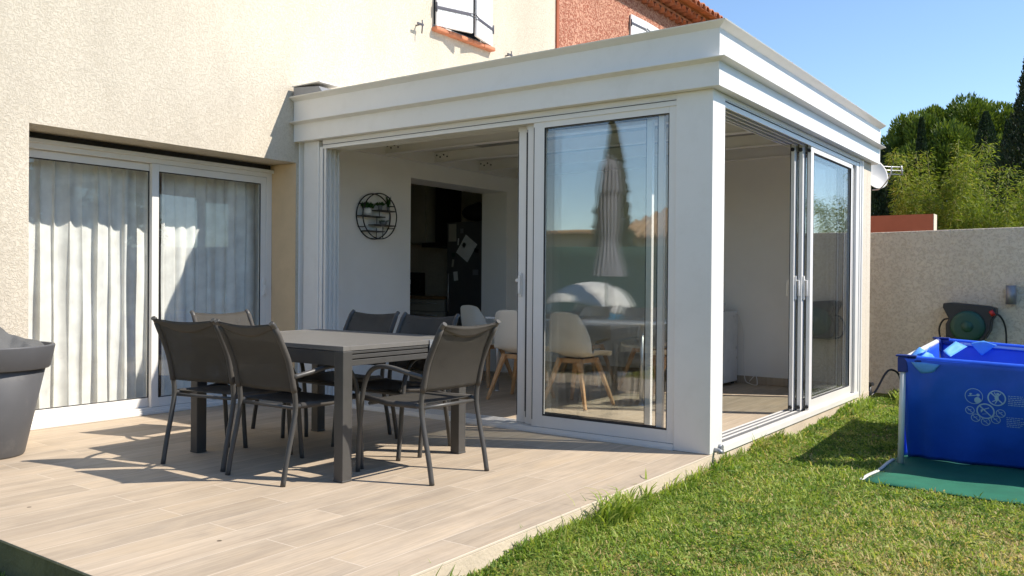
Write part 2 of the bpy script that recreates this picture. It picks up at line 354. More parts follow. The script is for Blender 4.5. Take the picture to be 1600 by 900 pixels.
# ------------------------------------------------------------------ mesh builder
class MB:
    def __init__(s):
        s.v = []; s.f = []; s.m = []; s.sm = []
    def add(s, vs, fs, m=0, smooth=False):
        o = len(s.v); s.v += [tuple(p) for p in vs]
        for f in fs:
            s.f.append(tuple(i + o for i in f)); s.m.append(m); s.sm.append(smooth)
        return s
    def box(s, x0, x1, y0, y1, z0, z1, m=0):
        vs = [(x0, y0, z0), (x1, y0, z0), (x1, y1, z0), (x0, y1, z0), (x0, y0, z1), (x1, y0, z1), (x1, y1, z1), (x0, y1, z1)]
        return s.add(vs, [(0, 3, 2, 1), (4, 5, 6, 7), (0, 1, 5, 4), (1, 2, 6, 5), (2, 3, 7, 6), (3, 0, 4, 7)], m)
    def obox(s, c, size, rot, m=0):
        """oriented box: centre, full sizes, rotation matrix"""
        vs = []
        for z in (-.5, .5):
            for (x, y) in ((-.5, -.5), (.5, -.5), (.5, .5), (-.5, .5)):
                vs.append(Vector(c) + rot @ Vector((x * size[0], y * size[1], z * size[2])))
        return s.add(vs, [(0, 3, 2, 1), (4, 5, 6, 7), (0, 1, 5, 4), (1, 2, 6, 5), (2, 3, 7, 6), (3, 0, 4, 7)], m)
    def bar(s, a, b, w, h, m=0, up=(0, 0, 1), w2=None, h2=None):
        a = Vector(a); b = Vector(b); d = (b - a).normalized(); u = Vector(up)
        x = d.cross(u).normalized(); y = x.cross(d).normalized()
        w2 = w2 or w; h2 = h2 or h
        vs = []
        for p, ww, hh in ((a, w, h), (b, w2, h2)):
            for sx, sy in ((-.5, -.5), (.5, -.5), (.5, .5), (-.5, .5)):
                vs.append(p + x * sx * ww + y * sy * hh)
        return s.add(vs, [(0, 3, 2, 1), (4, 5, 6, 7), (0, 1, 5, 4), (1, 2, 6, 5), (2, 3, 7, 6), (3, 0, 4, 7)], m)
    def tube(s, pts, r, n=10, m=0, closed=False, flat=1.0):
        pts = [Vector(p) for p in pts]
        rs = r if isinstance(r, (list, tuple)) else [r] * len(pts)
        L = len(pts); vs = []; fs = []
        prev = None
        for i, p in enumerate(pts):
            if closed: d = (pts[(i + 1) % L] - pts[i - 1]).normalized()
            else: d = (pts[min(i + 1, L - 1)] - pts[max(i - 1, 0)]).normalized()
            if prev is None:
                u = Vector((0, 0, 1)) if abs(d.z) < 0.9 else Vector((1, 0, 0))
                x = d.cross(u).normalized()
            else:
                x = (prev - d * prev.dot(d)).normalized()
            prev = x; y = d.cross(x)
            for k in range(n):
                a = 2 * PI * k / n
                vs.append(p + (x * math.cos(a) + y * math.sin(a) * flat) * rs[i])
        for i in range(L if closed else L - 1):
            j = (i + 1) % L
            for k in range(n):
                k2 = (k + 1) % n
                fs.append((i * n + k, i * n + k2, j * n + k2, j * n + k))
        s.add(vs, fs, m, True)
        if not closed:
            o = len(s.v) - len(vs)
            s.f.append(tuple(o + k for k in range(n))[::-1]); s.m.append(m); s.sm.append(False)
            s.f.append(tuple(o + (L - 1) * n + k for k in range(n))); s.m.append(m); s.sm.append(False)
        return s
    def lathe(s, prof, c=(0, 0, 0), n=32, m=0, smooth=True, axis='z'):
        vs = []; fs = []
        for (r, z) in prof:
            for k in range(n):
                a = 2 * PI * k / n
                q = (r * math.cos(a), r * math.sin(a), z)
                if axis == 'y': q = (q[0], q[2], q[1])
                if axis == 'x': q = (q[2], q[0], q[1])
                vs.append((c[0] + q[0], c[1] + q[1], c[2] + q[2]))
        for i in range(len(prof) - 1):
            for k in range(n):
                k2 = (k + 1) % n
                fs.append((i * n + k, i * n + k2, (i + 1) * n + k2, (i + 1) * n + k))
        return s.add(vs, fs, m, smooth)
    def prism(s, poly, axis, a, b, m=0):
        """poly of 2D points extruded along axis from a to b; 2D = the other axes in xyz order"""
        def P(q, t):
            if axis == 'x': return (t, q[0], q[1])
            if axis == 'y': return (q[0], t, q[1])
            return (q[0], q[1], t)
        n = len(poly); vs = [P(q, a) for q in poly] + [P(q, b) for q in poly]
        fs = [tuple(range(n)), tuple(range(2 * n - 1, n - 1, -1))]
        for i in range(n):
            j = (i + 1) % n; fs.append((i, i + n, j + n, j))
        return s.add(vs, fs, m)
    def grid(s, fn, nu, nv, m=0, smooth=True, thick=0.0):
        """surface fn(u,v)->point; thick gives it a second skin"""
        g = [[Vector(fn(i / nu, j / nv)) for j in range(nv + 1)] for i in range(nu + 1)]
        vs = [p for row in g for p in row]; W = nv + 1
        fs = [(i * W + j, (i + 1) * W + j, (i + 1) * W + j + 1, i * W + j + 1) for i in range(nu) for j in range(nv)]
        if thick:
            nn = len(vs)
            for i in range(nu + 1):
                for j in range(nv + 1):
                    du = g[min(i + 1, nu)][j] - g[max(i - 1, 0)][j]; dv = g[i][min(j + 1, nv)] - g[i][max(j - 1, 0)]
                    nrm = du.cross(dv)
                    nrm = nrm.normalized() if nrm.length > 1e-9 else Vector((0, 0, 1))
                    vs.append(g[i][j] - nrm * thick)
            fs += [(nn + i * W + j, nn + i * W + j + 1, nn + (i + 1) * W + j + 1, nn + (i + 1) * W + j) for i in range(nu) for j in range(nv)]
            for i in range(nu):
                for j in (0, nv):
                    a, b = i * W + j, (i + 1) * W + j
                    fs.append((a, b, b + nn, a + nn) if j else (b, a, a + nn, b + nn))
            for j in range(nv):
                for i in (0, nu):
                    a, b = i * W + j, i * W + j + 1
                    fs.append((b, a, a + nn, b + nn) if i else (a, b, b + nn, a + nn))
        return s.add(vs, fs, m, smooth)
    def build(s, name, mats, parent=None, bevel=0.0, subsurf=0, recalc=True):
        me = bpy.data.meshes.new(name)
        loc = Vector((0, 0, 0))
        if parent is not None:
            p = parent
            while p is not None:
                if not p.get('_local'): loc += p.location
                else: loc = Vector((0, 0, 0)); break
                p = p.parent
        if loc.length > 0:
            s.v = [(a - loc.x, b - loc.y, c - loc.z) for a, b, c in s.v]
        me.from_pydata(s.v, [], s.f)
        if not isinstance(mats, (list, tuple)): mats = [mats]
        for q in mats: me.materials.append(q if not isinstance(q, str) else M[q])
        me.polygons.foreach_set('material_index', s.m)
        me.polygons.foreach_set('use_smooth', s.sm)
        me.update()
        if recalc:
            import bmesh
            bm = bmesh.new(); bm.from_mesh(me); bmesh.ops.recalc_face_normals(bm, faces=bm.faces); bm.to_mesh(me); bm.free()
        o = bpy.data.objects.new(name, me); sc.collection.objects.link(o)
        if parent is not None: o.parent = parent
        if bevel:
            b = o.modifiers.new('bevel', 'BEVEL'); b.width = bevel; b.segments = 2; b.limit_method = 'ANGLE'; b.angle_limit = R(50)
        if subsurf:
            b = o.modifiers.new('sub', 'SUBSURF'); b.levels = subsurf; b.render_levels = subsurf
        return o

def thing(name, label, cat, loc=(0, 0, 0), rz=0.0, group=None, local=False):
    o = bpy.data.objects.new(name, None); sc.collection.objects.link(o)
    o.empty_display_size = 0.2
    o.location = loc; o.rotation_euler = (0, 0, rz)
    o['label'] = label; o['category'] = cat
    if group: o['group'] = group
    if local: o['_local'] = 1
    return o

def tag(o, label, cat, group=None):
    o['label'] = label; o['category'] = cat
    if group: o['group'] = group
    return o

def copy_thing(root, loc, rz, label):
    r = root.copy(); sc.collection.objects.link(r); r.location = loc; r.rotation_euler = (0, 0, rz); r['label'] = label
    for ch in list(root.children):
        c = ch.copy(); sc.collection.objects.link(c); c.parent = r
        for g in list(ch.children):
            d = g.copy(); sc.collection.objects.link(d); d.parent = c
    return r

def smooth_path(pts, n=6):
    """Catmull-Rom through points"""
    P = [Vector(p) for p in pts]; P = [P[0] * 2 - P[1]] + P + [P[-1] * 2 - P[-2]]
    out = []
    for i in range(1, len(P) - 2):
        for k in range(n):
            t = k / n
            a, b, c, d = P[i - 1], P[i], P[i + 1], P[i + 2]
            out.append(0.5 * ((2 * b) + (c - a) * t + (2 * a - 5 * b + 4 * c - d) * t * t + (-a + 3 * b - 3 * c + d) * t ** 3))
    out.append(P[-2]); return out

# ------------------------------------------------------------------ leaf clouds (numpy)
def leaf_mesh(name, pos, direc, length, width, tone, mat, parent=None, bend=0.0):
    """one quad (diamond-like) per leaf"""
    n = len(pos)
    direc = direc / (np.linalg.norm(direc, axis=1, keepdims=True) + 1e-9)
    rv = rng.normal(size=(n, 3)); side = np.cross(direc, rv); side /= (np.linalg.norm(side, axis=1, keepdims=True) + 1e-9)
    L = np.broadcast_to(length, (n,))[:, None]; W = np.broadcast_to(width, (n,))[:, None]
    a = pos; b = pos + direc * L * 0.5 + side * W * 0.5; c = pos + direc * L; d = pos + direc * L * 0.5 - side * W * 0.5
    if bend: c = c - np.array([0, 0, 1]) * L * bend
    V = np.stack([a, b, c, d], 1).reshape(-1, 3)
    if parent is not None: V = V - np.array(parent.location)
    me = bpy.data.meshes.new(name)
    me.vertices.add(4 * n); me.vertices.foreach_set('co', V.astype(np.float32).ravel())
    me.loops.add(4 * n); me.loops.foreach_set('vertex_index', np.arange(4 * n, dtype=np.int32))
    me.polygons.add(n); me.polygons.foreach_set('loop_start', np.arange(0, 4 * n, 4, dtype=np.int32))
    me.update(calc_edges=True)
    at = me.attributes.new('tone', 'FLOAT', 'FACE'); at.data.foreach_set('value', np.clip(tone, 0, 1).astype(np.float32))
    me.materials.append(M[mat])
    o = bpy.data.objects.new(name, me); sc.collection.objects.link(o)
    if parent is not None: o.parent = parent
    return o

def unit(n):
    v = rng.normal(size=(n, 3)); return v / np.linalg.norm(v, axis=1, keepdims=True)

# ================================================================== SETTING
g = MB()
X0, X1, Y0, Y1 = -900, 900, -900, 900
g.add([(X0, Y0, -.155), (X1, Y0, -.155), (X1, Y1, -.155), (X0, Y1, -.155)], [(0, 1, 2, 3)])
def berm(x, y): return .055 * np.exp(-(np.maximum(x, 0) / .20) ** 2) * (1 + .35 * np.sin(y * 2.3) + .2 * np.sin(y * 6.1 + 1))
g.grid(lambda u, v: (.0008 + .55 * u, -3.52 + 7.9 * v, -.1565 + float(berm(.55 * u, -3.52 + 7.9 * v)) + .0025 * (1 - u)), 12, 160)
lawn = g.build('lawn', 'soil'); lawn['kind'] = 'structure'

t = MB()
t.box(-4.6, -0.0005, -3.512, 4.15, -.40, -.012, 0)
slab = t
t.box(-4.6, 0.0, -3.52, 4.15, -.0115, 0.0, 1)
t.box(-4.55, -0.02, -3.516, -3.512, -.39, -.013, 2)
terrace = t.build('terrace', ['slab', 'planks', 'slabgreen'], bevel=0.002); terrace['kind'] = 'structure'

# grass blades
def grass():
    n = 380000
    # density falls with distance from the camera
    x = rng.uniform(0, 1, n * 3); y = rng.uniform(0, 1, n * 3)
    X = 0.0 + x * 7.0; Y = -5.0 + y * 10.3
    d = np.hypot(X - CAM.x, Y - CAM.y)
    lat = (X - CAM.x) * rgt.x + (Y - CAM.y) * rgt.y; dep = (X - CAM.x) * fwd.x + (Y - CAM.y) * fwd.y
    infr = (dep > 2.8) & (np.abs(lat) < dep * 0.66 + 0.4)
    prob = np.where(infr, np.clip((4.2 / np.maximum(d, 2.5)) ** 1.4, 0, 1), 0.10)
    keep = rng.uniform(size=n * 3) < prob
    keep &= ~((X > .86) & (Y > .50) & (Y < 3.3))
    X = X[keep]; Y = Y[keep]
    # strip below the terrace on the left
    n2 = 42000
    X2 = rng.uniform(-4.4, 0.02, n2); Y2 = -3.525 - rng.uniform(0, 1, n2) ** 1.6 * 1.2
    # grass creeping against the terrace edge
    n3 = 17000
    X3 = 0.004 + np.abs(rng.normal(0, 0.04, n3)); Y3 = rng.uniform(-3.5, 4.1, n3)
    X = np.concatenate([X, X2, X3]); Y = np.concatenate([Y, Y2, Y3])
    edge = np.concatenate([np.zeros(len(X) - n3), np.ones(n3)])
    n = len(X)
    # low-frequency patches from sums of sines
    def patch(sx, sy, ph): return np.sin(X * sx + ph + 1.7 * np.sin(Y * sy * .7)) * np.sin(Y * sy + ph * 2 + 1.3 * np.sin(X * sx * .6))
    p1 = patch(2.1, 1.7, .4); p2 = patch(6.3, 5.1, 1.9); p3 = patch(17, 15, .8); p4 = patch(41, 37, 2.8)
    pp = p1 * .35 + p2 * .38 + p3 * .34 + p4 * .2
    thin = rng.uniform(size=n) < np.clip(0.85 + pp * 0.5, 0.45, 1)
    X, Y, pp, edge = X[thin], Y[thin], pp[thin], edge[thin]; n = len(X)
    # bigger blades at the foot of the edge, patchy
    ep = np.clip(np.sin(Y * 3.1) * np.sin(Y * 7.7 + 1) + .3, 0, 1) * edge
    h = rng.gamma(4, 0.0038, n) * (1 + 0.8 * pp) * (1 + .8 * edge + 1.6 * ep) + 0.006
    far = np.hypot(X - CAM.x, Y - CAM.y)
    wd = rng.uniform(0.0017, 0.0042, n) * np.clip(far / 4.5, 1, 2.2)
    ang = rng.uniform(0, 2 * PI, n); lean = rng.uniform(0.6, 1.9, n)
    dx = np.cos(ang) * np.sin(lean); dy = np.sin(ang) * np.sin(lean); dz = np.cos(lean)
    D = np.stack([dx, dy, dz], 1)
    S = np.stack([-np.sin(ang), np.cos(ang), np.zeros(n)], 1)
    base = np.stack([X, Y, -.157 + np.where((X >= 0) & (Y > -3.53), berm(X, Y), 0)], 1)
    mid = base + (D * .5 + np.array([0, 0, .30])) * (h * .9)[:, None]
    tip = mid + (D * .7 + np.array([0, 0, -.12])) * (h * .8)[:, None]
    w_ = wd[:, None]
    V = np.stack([base - S * w_, base + S * w_, mid + S * w_ * .9, mid - S * w_ * .9, tip], 1).reshape(-1, 3)
    me = bpy.data.meshes.new('lawn_grass')
    me.vertices.add(5 * n); me.vertices.foreach_set('co', V.astype(np.float32).ravel())
    idx = np.arange(n)[:, None] * 5
    loops = np.concatenate([idx + 0, idx + 1, idx + 2, idx + 3, idx + 3, idx + 2, idx + 4], 1).astype(np.int32).ravel()
    me.loops.add(7 * n); me.loops.foreach_set('vertex_index', loops)
    st = np.stack([np.arange(n) * 7, np.arange(n) * 7 + 4], 1).astype(np.int32).ravel()
    me.polygons.add(2 * n); me.polygons.foreach_set('loop_start', st)
    me.update(calc_edges=True)
    tone = np.clip(rng.beta(2.2, 3.0, n) * .72 + .05 + pp * .30, 0, .84)
    dry = 1.3 * np.exp(-((X - 1.5) ** 2 / .5 + (Y + .9) ** 2 / 1.2)) + .7 * np.exp(-((X - 1.1) ** 2 / .3 + (Y + 2.2) ** 2 / .4)) + .6 * np.clip(np.sin(X * 1.3 + 2) * np.sin(Y * 1.1 + .5) * .5 + patch_(X, Y) * .5, 0, 1)
    tone = np.where(rng.uniform(size=n) < 0.05 + 0.48 * dry, rng.uniform(.80, 1, n), tone)
    at = me.attributes.new('tone', 'FLOAT', 'FACE'); at.data.foreach_set('value', np.repeat(tone, 2).astype(np.float32))
    me.materials.append(M['grass'])
    o = bpy.data.objects.new('lawn_grass', me); sc.collection.objects.link(o)
    o['kind'] = 'stuff'; o['label'] = 'short mown grass with dry patches covering the lawn'; o['category'] = 'grass'
def patch_(X, Y): return np.sin(X * 9 + 3 * np.sin(Y * 3)) * np.sin(Y * 8 + 2 * np.sin(X * 4))
grass()

# low clover leaves between the blades
def clover():
    n = 75000
    X = rng.uniform(0.02, 3.2, n); Y = rng.uniform(-4.6, 5.2, n)
    k = ~((X > .86) & (Y > .50) & (Y < 3.3)) & (np.sin(X * 5 + 2 * np.sin(Y * 2)) * np.sin(Y * 4.3 + X) + rng.normal(0, .3, n) > 0.2)
    X, Y = X[k], Y[k]; n = len(X)
    pos = np.stack([X, Y, -.150 + berm(X, Y) * (Y > -3.53) + rng.uniform(0.002, .020, n)], 1)
    d = unit(n); d[:, 2] = np.abs(d[:, 2]) * .35
    o = leaf_mesh('ground_clover', pos, d, rng.uniform(.008, .022, n), rng.uniform(.006, .014, n), rng.uniform(.10, .78, n), 'grass')
    nc = 1500
    cx = rng.uniform(.04, 3.0, nc); cy = rng.uniform(-4.6, 5.2, nc); kk = ~((cx > .80) & (cy > .42) & (cy < 3.35)); cx, cy = cx[kk], cy[kk]; nc = len(cx)
    m_ = 26; sz = rng.gamma(3, .011, nc) + .02; tn = rng.choice([.12, .25, .5, .62, .72, .9], nc, p=[.2, .22, .22, .18, .1, .08])
    pos = np.repeat(np.stack([cx, cy, -.152 + berm(cx, cy) * (cy > -3.53)], 1), m_, 0) + np.stack([rng.normal(0, 1, nc * m_) * np.repeat(sz, m_) * .6, rng.normal(0, 1, nc * m_) * np.repeat(sz, m_) * .6, rng.uniform(0, .008, nc * m_)], 1)
    d = unit(nc * m_); d[:, 2] = np.abs(d[:, 2]) * .8 + .1
    o2 = leaf_mesh('grass_clumps', pos, d, np.repeat(sz, m_) * rng.uniform(.5, 1.1, nc * m_), rng.uniform(.004, .009, nc * m_), np.repeat(tn, m_) + rng.normal(0, .06, nc * m_), 'grass', None, .25)
    o2['kind'] = 'stuff'; o2['label'] = 'scattered coarse clumps of light and dark grass in the lawn'; o2['category'] = 'grass'
    o['kind'] = 'stuff'; o['label'] = 'small round clover leaves scattered through the grass'; o['category'] = 'clover'
clover()

# ================================================================== HOUSE
WX = -3.97; BX = -4.32
house = thing('rendered_house', 'beige rendered house with curtained sliding window and white shuttered upper window', 'house', (WX, 0, 0))
wl = MB()
def wall_with_holes(mb, x0, x1, y0, y1, z0, z1, holes, m=0):
    ys = sorted({y0, y1, *[h[0] for h in holes], *[h[1] for h in holes]})
    for a, b in zip(ys[:-1], ys[1:]):
        cuts = sorted([(h[2], h[3]) for h in holes if h[0] <= a + 1e-6 and h[1] >= b - 1e-6])
        z = z0
        for c0, c1 in cuts:
            if c0 > z: mb.box(x0, x1, a, b, z, c0, m)
            z = c1
        if z < z1: mb.box(x0, x1, a, b, z, z1, m)
UW = (1.84, 2.84, 3.87, 5.15)
wall_with_holes(wl, BX, WX, -3.5, 4.265, -.3, 6.3, [(-2.353, -.03, -.02, 2.165), (1.468, 3.205, -.02, 2.20), UW])
# gable end wall and rear wall
wl.box(-12, BX, -3.5, -3.3, -.3, 6.3); wl.box(-12, BX, 3.965, 4.265, -.3, 6.3); wl.box(-12.3, -12, -3.5, 4.265, -.3, 6.3)
wl.build('wall', 'beige', house, recalc=False)
rv = MB()
# smooth-painted reveal on the right jamb and under the lintel of the big opening
rv.box(BX + .002, WX - .001, -.0345, -.0305, 0.0, 2.160)
rv.build('painted_reveal', 'reveal', house)
ip = MB()
wall_with_holes(ip, WX + .0005, WX + .014, 0.0, 4.0, 0.0, 2.62, [(1.468, 3.205, 0, 2.20)])
# plastered jambs and head of the kitchen doorway
ip.box(BX - .014, WX + .014, 3.191, 3.2045, 0, 2.20); ip.box(BX - .014, WX + .014, 1.4685, 1.482, 0, 2.20); ip.box(BX - .014, WX + .014, 1.482, 3.191, 2.186, 2.1995)
ip.build('interior_plaster', 'inner', house)
# rooms
rm = MB()
rm.box(-8.0, BX - .015, -3.2, 0.6, -.2, -.004, 1); rm.box(-8.0, BX, -3.2, .6, 2.5, 2.6, 0); rm.box(-8.1, -8.0, -3.2, .6, -.2, 2.6, 0)
rm.box(-8.0, BX, -3.29, -3.2, -.2, 2.6, 0); rm.box(-8.0, BX, .6, .7, -.2, 2.6, 0)
rm.build('living_room', ['inner', 'worktop'], house)
rk = MB()
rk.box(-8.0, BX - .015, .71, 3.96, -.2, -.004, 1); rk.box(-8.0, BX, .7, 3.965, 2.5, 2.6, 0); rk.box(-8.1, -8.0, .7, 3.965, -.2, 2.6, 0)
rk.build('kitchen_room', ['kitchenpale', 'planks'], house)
rf = MB()
rf.prism([(-12.6, 6.3), (-8.1, 7.6), (-3.5, 6.3), (-3.5, 6.36), (-8.1, 7.72), (-12.6, 6.36)], 'y', -3.9, 4.4)
rf.build('roof', 'tiles', house)
# render of the living room window: frame + roller shutter slot
FX = -4.30
win = MB()
win.box(FX - .09, FX, -2.352, -2.29, .05, 2.10, 0); win.box(FX - .09, FX, -.095, -.036, .05, 2.10, 0)
win.box(FX - .09, FX, -2.29, -.095, 2.045, 2.10, 0)
win.box(FX - .075, FX - .02, -2.352, -.036, 2.10, 2.163, 1)           # dark shutter slot
win.box(FX - .02, FX + .03, -2.352, -.036, 2.085, 2.115, 0)
win.box(FX - .10, FX + .045, -2.352, -.036, 0.0, .022, 0)
win.box(FX - .10, FX + .012, -2.352, -.036, .022, .05, 0)
win.box(FX + .018, FX + .030, -2.350, -.038, .022, .036, 0)
winp = win.build('sliding_window', ['white2', 'gap'], house, bevel=0.003)
def sash(y0, y1, x, name='sash', st=.062, rail=.075, z0=.052, z1=2.043):
    s = MB(); d = .036
    s.box(x - d, x, y0, y0 + st, z0, z1, 0); s.box(x - d, x, y1 - st, y1, z0, z1, 0)
    s.box(x - d, x, y0 + st, y1 - st, z0, z0 + rail, 0); s.box(x - d, x, y0 + st, y1 - st, z1 - rail * .8, z1, 0)
    gy0, gy1, gz0, gz1 = y0 + st, y1 - st, z0 + rail, z1 - rail * .8
    for (a, b, c, e) in ((gy0, gy0 + .007, gz0, gz1), (gy1 - .007, gy1, gz0, gz1), (gy0, gy1, gz0, gz0 + .007), (gy0, gy1, gz1 - .007, gz1)):
        s.box(x - .012, x + .0012, a, b, c, e, 1)
    s.box(x - .021, x - .015, y0 + st, y1 - st, z0 + rail, z1 - rail * .8, 2)
    return s
sash(-2.288, -1.17, FX - .048).build('sash', ['white2', 'gap', 'houseglass'], winp, bevel=0.003)
sash(-1.235, -.097, FX - .004).build('sash', ['white2', 'gap', 'houseglass'], winp, bevel=0.003)
h_ = MB(); h_.box(FX - .004, FX + .012, -.135, -.115, .95, 1.12); h_.box(FX + .012, FX + .03, -.132, -.118, .97, 1.05)
h_.build('window_handle', 'white2', winp, bevel=.003)

# upper shuttered window
upw = MB()
a0, a1, b0, b1 = UW
upw.box(-4.12, -4.06, a0, a0 + .06, b0, b1); upw.box(-4.12, -4.06, a1 - .06, a1, b0, b1); upw.box(-4.12, -4.06, a0 + .06, a1 - .06, b1 - .06, b1)
upw.box(-4.12, -4.06, a0 + .06, a1 - .06, b0, b0 + .06); upw.box(-4.10, -4.09, a0 + .06, a1 - .06, b0 + .06, b1 - .06, 1)
upp = upw.build('upper_window', ['shutter', 'black'], house)
sil = MB()
for k in range(5):
    sil.box(WX - .25, WX + .075, a0 - .03 + k * .212, a0 - .03 + k * .212 + .209, b0 - .065, b0 - .02)
sil.build('window_sill', 'terracotta', upp, bevel=.012)
def shutter(hinge, ang, width, hs, flip, name='shutter'):
    """hinge (x,y), leaf swings out by ang from the wall; local x along the leaf"""
    s = MB(); dirv = Vector((math.sin(ang), (1 if not flip else -1) * math.cos(ang), 0)); nrm = Vector((dirv.y, -dirv.x, 0)) * (1 if not flip else -1)
    rot = Matrix((dirv, nrm, Vector((0, 0, 1)))).transposed()
    H = Vector((hinge[0], hinge[1], 0)); nb = 6; bw = width / nb
    for i in range(nb):
        s.obox(H + dirv * (bw * (i + .5)) + Vector((0, 0, (b0 + .0 + b1) / 2)), (bw - .007, .03, b1 - b0 + .02), rot, 0)
    s.obox(H + dirv * width / 2 + Vector((0, 0, (b0 + b1) / 2)), (width - .004, .022, b1 - b0 + .016), rot, 0)
    for z in hs:
        s.obox(H + dirv * (.22) + nrm * .018 + Vector((0, 0, z)), (.44, .006, .035), rot, 1)
        for q in (-1, 1):
            s.bar(H + dirv * .43 + nrm * .018 + Vector((0, 0, z + q * .008)), H + dirv * .50 + nrm * .018 + Vector((0, 0, z + q * .024)), .014, .006, 1)
        s.tube([H + nrm * .02 + Vector((0, 0, z - .05)), H + nrm * .02 + Vector((0, 0, z + .05))], .012, 8, 1)
    return s
shutter((WX + .03, a0), R(19), .475, (b0 + .19, b1 - .19), False).build('shutter', ['shutter', 'iron', 'grey'], upp, bevel=.004)
shutter((WX + .03, a1), R(15), .475, (b0 + .19, b1 - .19), True).build('shutter', ['shutter', 'iron', 'grey'], upp, bevel=.004)
for yy, zz in ((1.56, 3.80), (3.163, 3.83)):
    s = MB(); s.tube([(WX, yy, zz), (WX + .07, yy, zz), (WX + .08, yy, zz)], .008, 8)
    s.box(WX + .06, WX + .075, yy - .05, yy + .04, zz - .008, zz + .012); s.tube([(WX + .07, yy + .02, zz + .05), (WX + .07, yy + .025, zz), (WX + .065, yy + .02, zz - .09)], .007, 6)
    s.build('shutter_catch', 'iron', house)

# curtains
def curtain(y0, y1, label, folds, seed, x=-4.52, amp=.028, flare=0.0):
    r = random.Random(seed); ph = [r.uniform(0, 6.3) for _ in range(6)]; ff = [folds, folds * 1.73, folds * .47]
    def fn(u, v):
        z = .03 + v * 2.12
        y = y0 + u * (y1 - y0) + (1 - v) * flare * (u - .5)
        k = (.55 + .45 * (1 - v) ** .5)
        f = math.sin(u * ff[0] * 2 * PI + ph[0] + .5 * math.sin(u * 9 + ph[3]) + .3 * (1 - v)) * .6 + math.sin(u * ff[1] * 2 * PI + ph[1] + .5 * v) * .28 + math.sin(u * ff[2] * 2 * PI + ph[2]) * .35
        return (x + amp * f * k + .006 * math.sin(v * 9 + u * 30), y + .022 * math.sin(u * ff[0] * 2 * PI + ph[4]) * k, z)
    s = MB(); s.grid(fn, 150, 26)
    o = s.build('curtain', 'curtain', recalc=False)
    tag(o, label, 'curtain', 'curtains behind the sliding window')
curtain(-2.46, -1.125, 'white sheer curtain filling the left half of the sliding window', 12.0, 3)
curtain(-1.05, .24, 'white sheer curtain behind the right pane, half in shade', 12.5, 8, x=-4.50)

# ================================================================== NEIGHBOUR HOUSE
nb = thing('neighbour_house', 'red brown rendered house with clay tiled eave behind the conservatory roof', 'house', (-3.97, 4.3, 0))
w2 = MB()
NW = (6.27, 7.25, 4.0, 5.12)
wall_with_holes(w2, -4.3, -3.955, 4.266, 19.4, -.3, 5.5, [NW])
w2.box(-12, -4.3, 19.1, 19.4, -.3, 5.5); w2.box(-12.3, -12, 4.27, 19.4, -.3, 5.5); w2.box(-12, -4.3, 4.267, 4.4, -.3, 5.5)
w2.build('wall', 'red', nb, recalc=False)
cn = MB(); cn.box(-4.29, -3.945, 4.2655, 4.315, -.3, 5.48); cn.build('corner_bead', 'redplain', nb)
rt = MB()
def halftile(mb, xa, xb, y, z, r=.085, zb=None, th=.014, n=7, m=0):
    zb = z if zb is None else zb
    for rr, sgn in ((r, 1), (r - th, -1)):
        vs = []
        for (x, zz) in ((xa, zb), (xb, z)):
            for k in range(n + 1):
                a = PI * k / n; vs.append((x, y + rr * math.cos(a), zz + rr * math.sin(a)))
        fs = [(k, k + 1, n + 2 + k, n + 1 + k) for k in range(n)]
        mb.add(vs, fs, m, True)
    # rim
    vs = []
    for k in range(n + 1):
        a = PI * k / n
        vs += [(xb, y + r * math.cos(a), z + r * math.sin(a)), (xb, y + (r - th) * math.cos(a), z + (r - th) * math.sin(a))]
    mb.add(vs, [(2 * k, 2 * k + 2, 2 * k + 3, 2 * k + 1) for k in range(n)], m)
yy = 4.4; k = 0
gen = MB()
while yy < 19.5:
    j = random.uniform(-.006, .006)
    halftile(gen, -4.1, -3.85 + j, yy, 5.40); halftile(gen, -4.1, -3.72 + j, yy + .1, 5.525)
    yy += .2
gen.box(-4.2, -3.87, 4.27, 19.5, 5.487, 5.52); gen.box(-4.2, -3.74, 4.27, 19.5, 5.612, 5.645)
gen.build('corbelled_eave', 'tiles', nb, recalc=False)
yy = 4.35
roofm = MB()
while yy < 19.5:
    for seg in range(5):
        xb = -3.58 - seg * .36; z = 5.645 + seg * .36 * .32
        halftile(roofm, xb - .42, xb + random.uniform(-.01, .01), yy, z + .02 * seg * 0, .09, zb=z + .42 * .32 - .02)
    yy += .2
roofm.prism([(-3.60, 5.650), (-8.1, 7.09), (-12.6, 5.65), (-12.6, 5.63), (-3.60, 5.646)], 'y', 4.27, 19.6)
roofm.build('tiled_roof', 'tiles', nb, recalc=False)
b0, b1 = NW[2], NW[3]
nwp = MB(); nwp.box(-4.1, -4.08, NW[0], NW[1], b0, b1); nwp = nwp.build('window', 'black', nb)
shutter((-3.935, 6.27), R(2), .49, (b0 + .15, b1 - .12), False).build('shutter', ['shutter', 'iron', 'grey'], nwp, bevel=.004)
shutter((-3.935, 7.25), R(2), .485, (b0 + .15, b1 - .12), True).build('shutter', ['shutter', 'iron', 'grey'], nwp, bevel=.004)

# ================================================================== CONSERVATORY
con = thing('conservatory', 'white aluminium conservatory with flat roof and open sliding glass walls', 'conservatory', (0, 0, 0))
s = MB()
s.box(-.255, 0, 0, .205, 0.001, 2.345)
s.build('corner_post', 'white', con, bevel=.004)
s = MB(); s.box(-3.90, -3.735, 0.0, .2, .001, 2.345); s.box(-3.731, -3.70, -.004, .2, .001, 2.342); s.box(-3.697, -3.655, .004, .2, .001, 2.29)
s.box(-3.955, -3.90, .06, .2, .001, 2.345)
s.build('wall_post', 'white', con, bevel=.003)
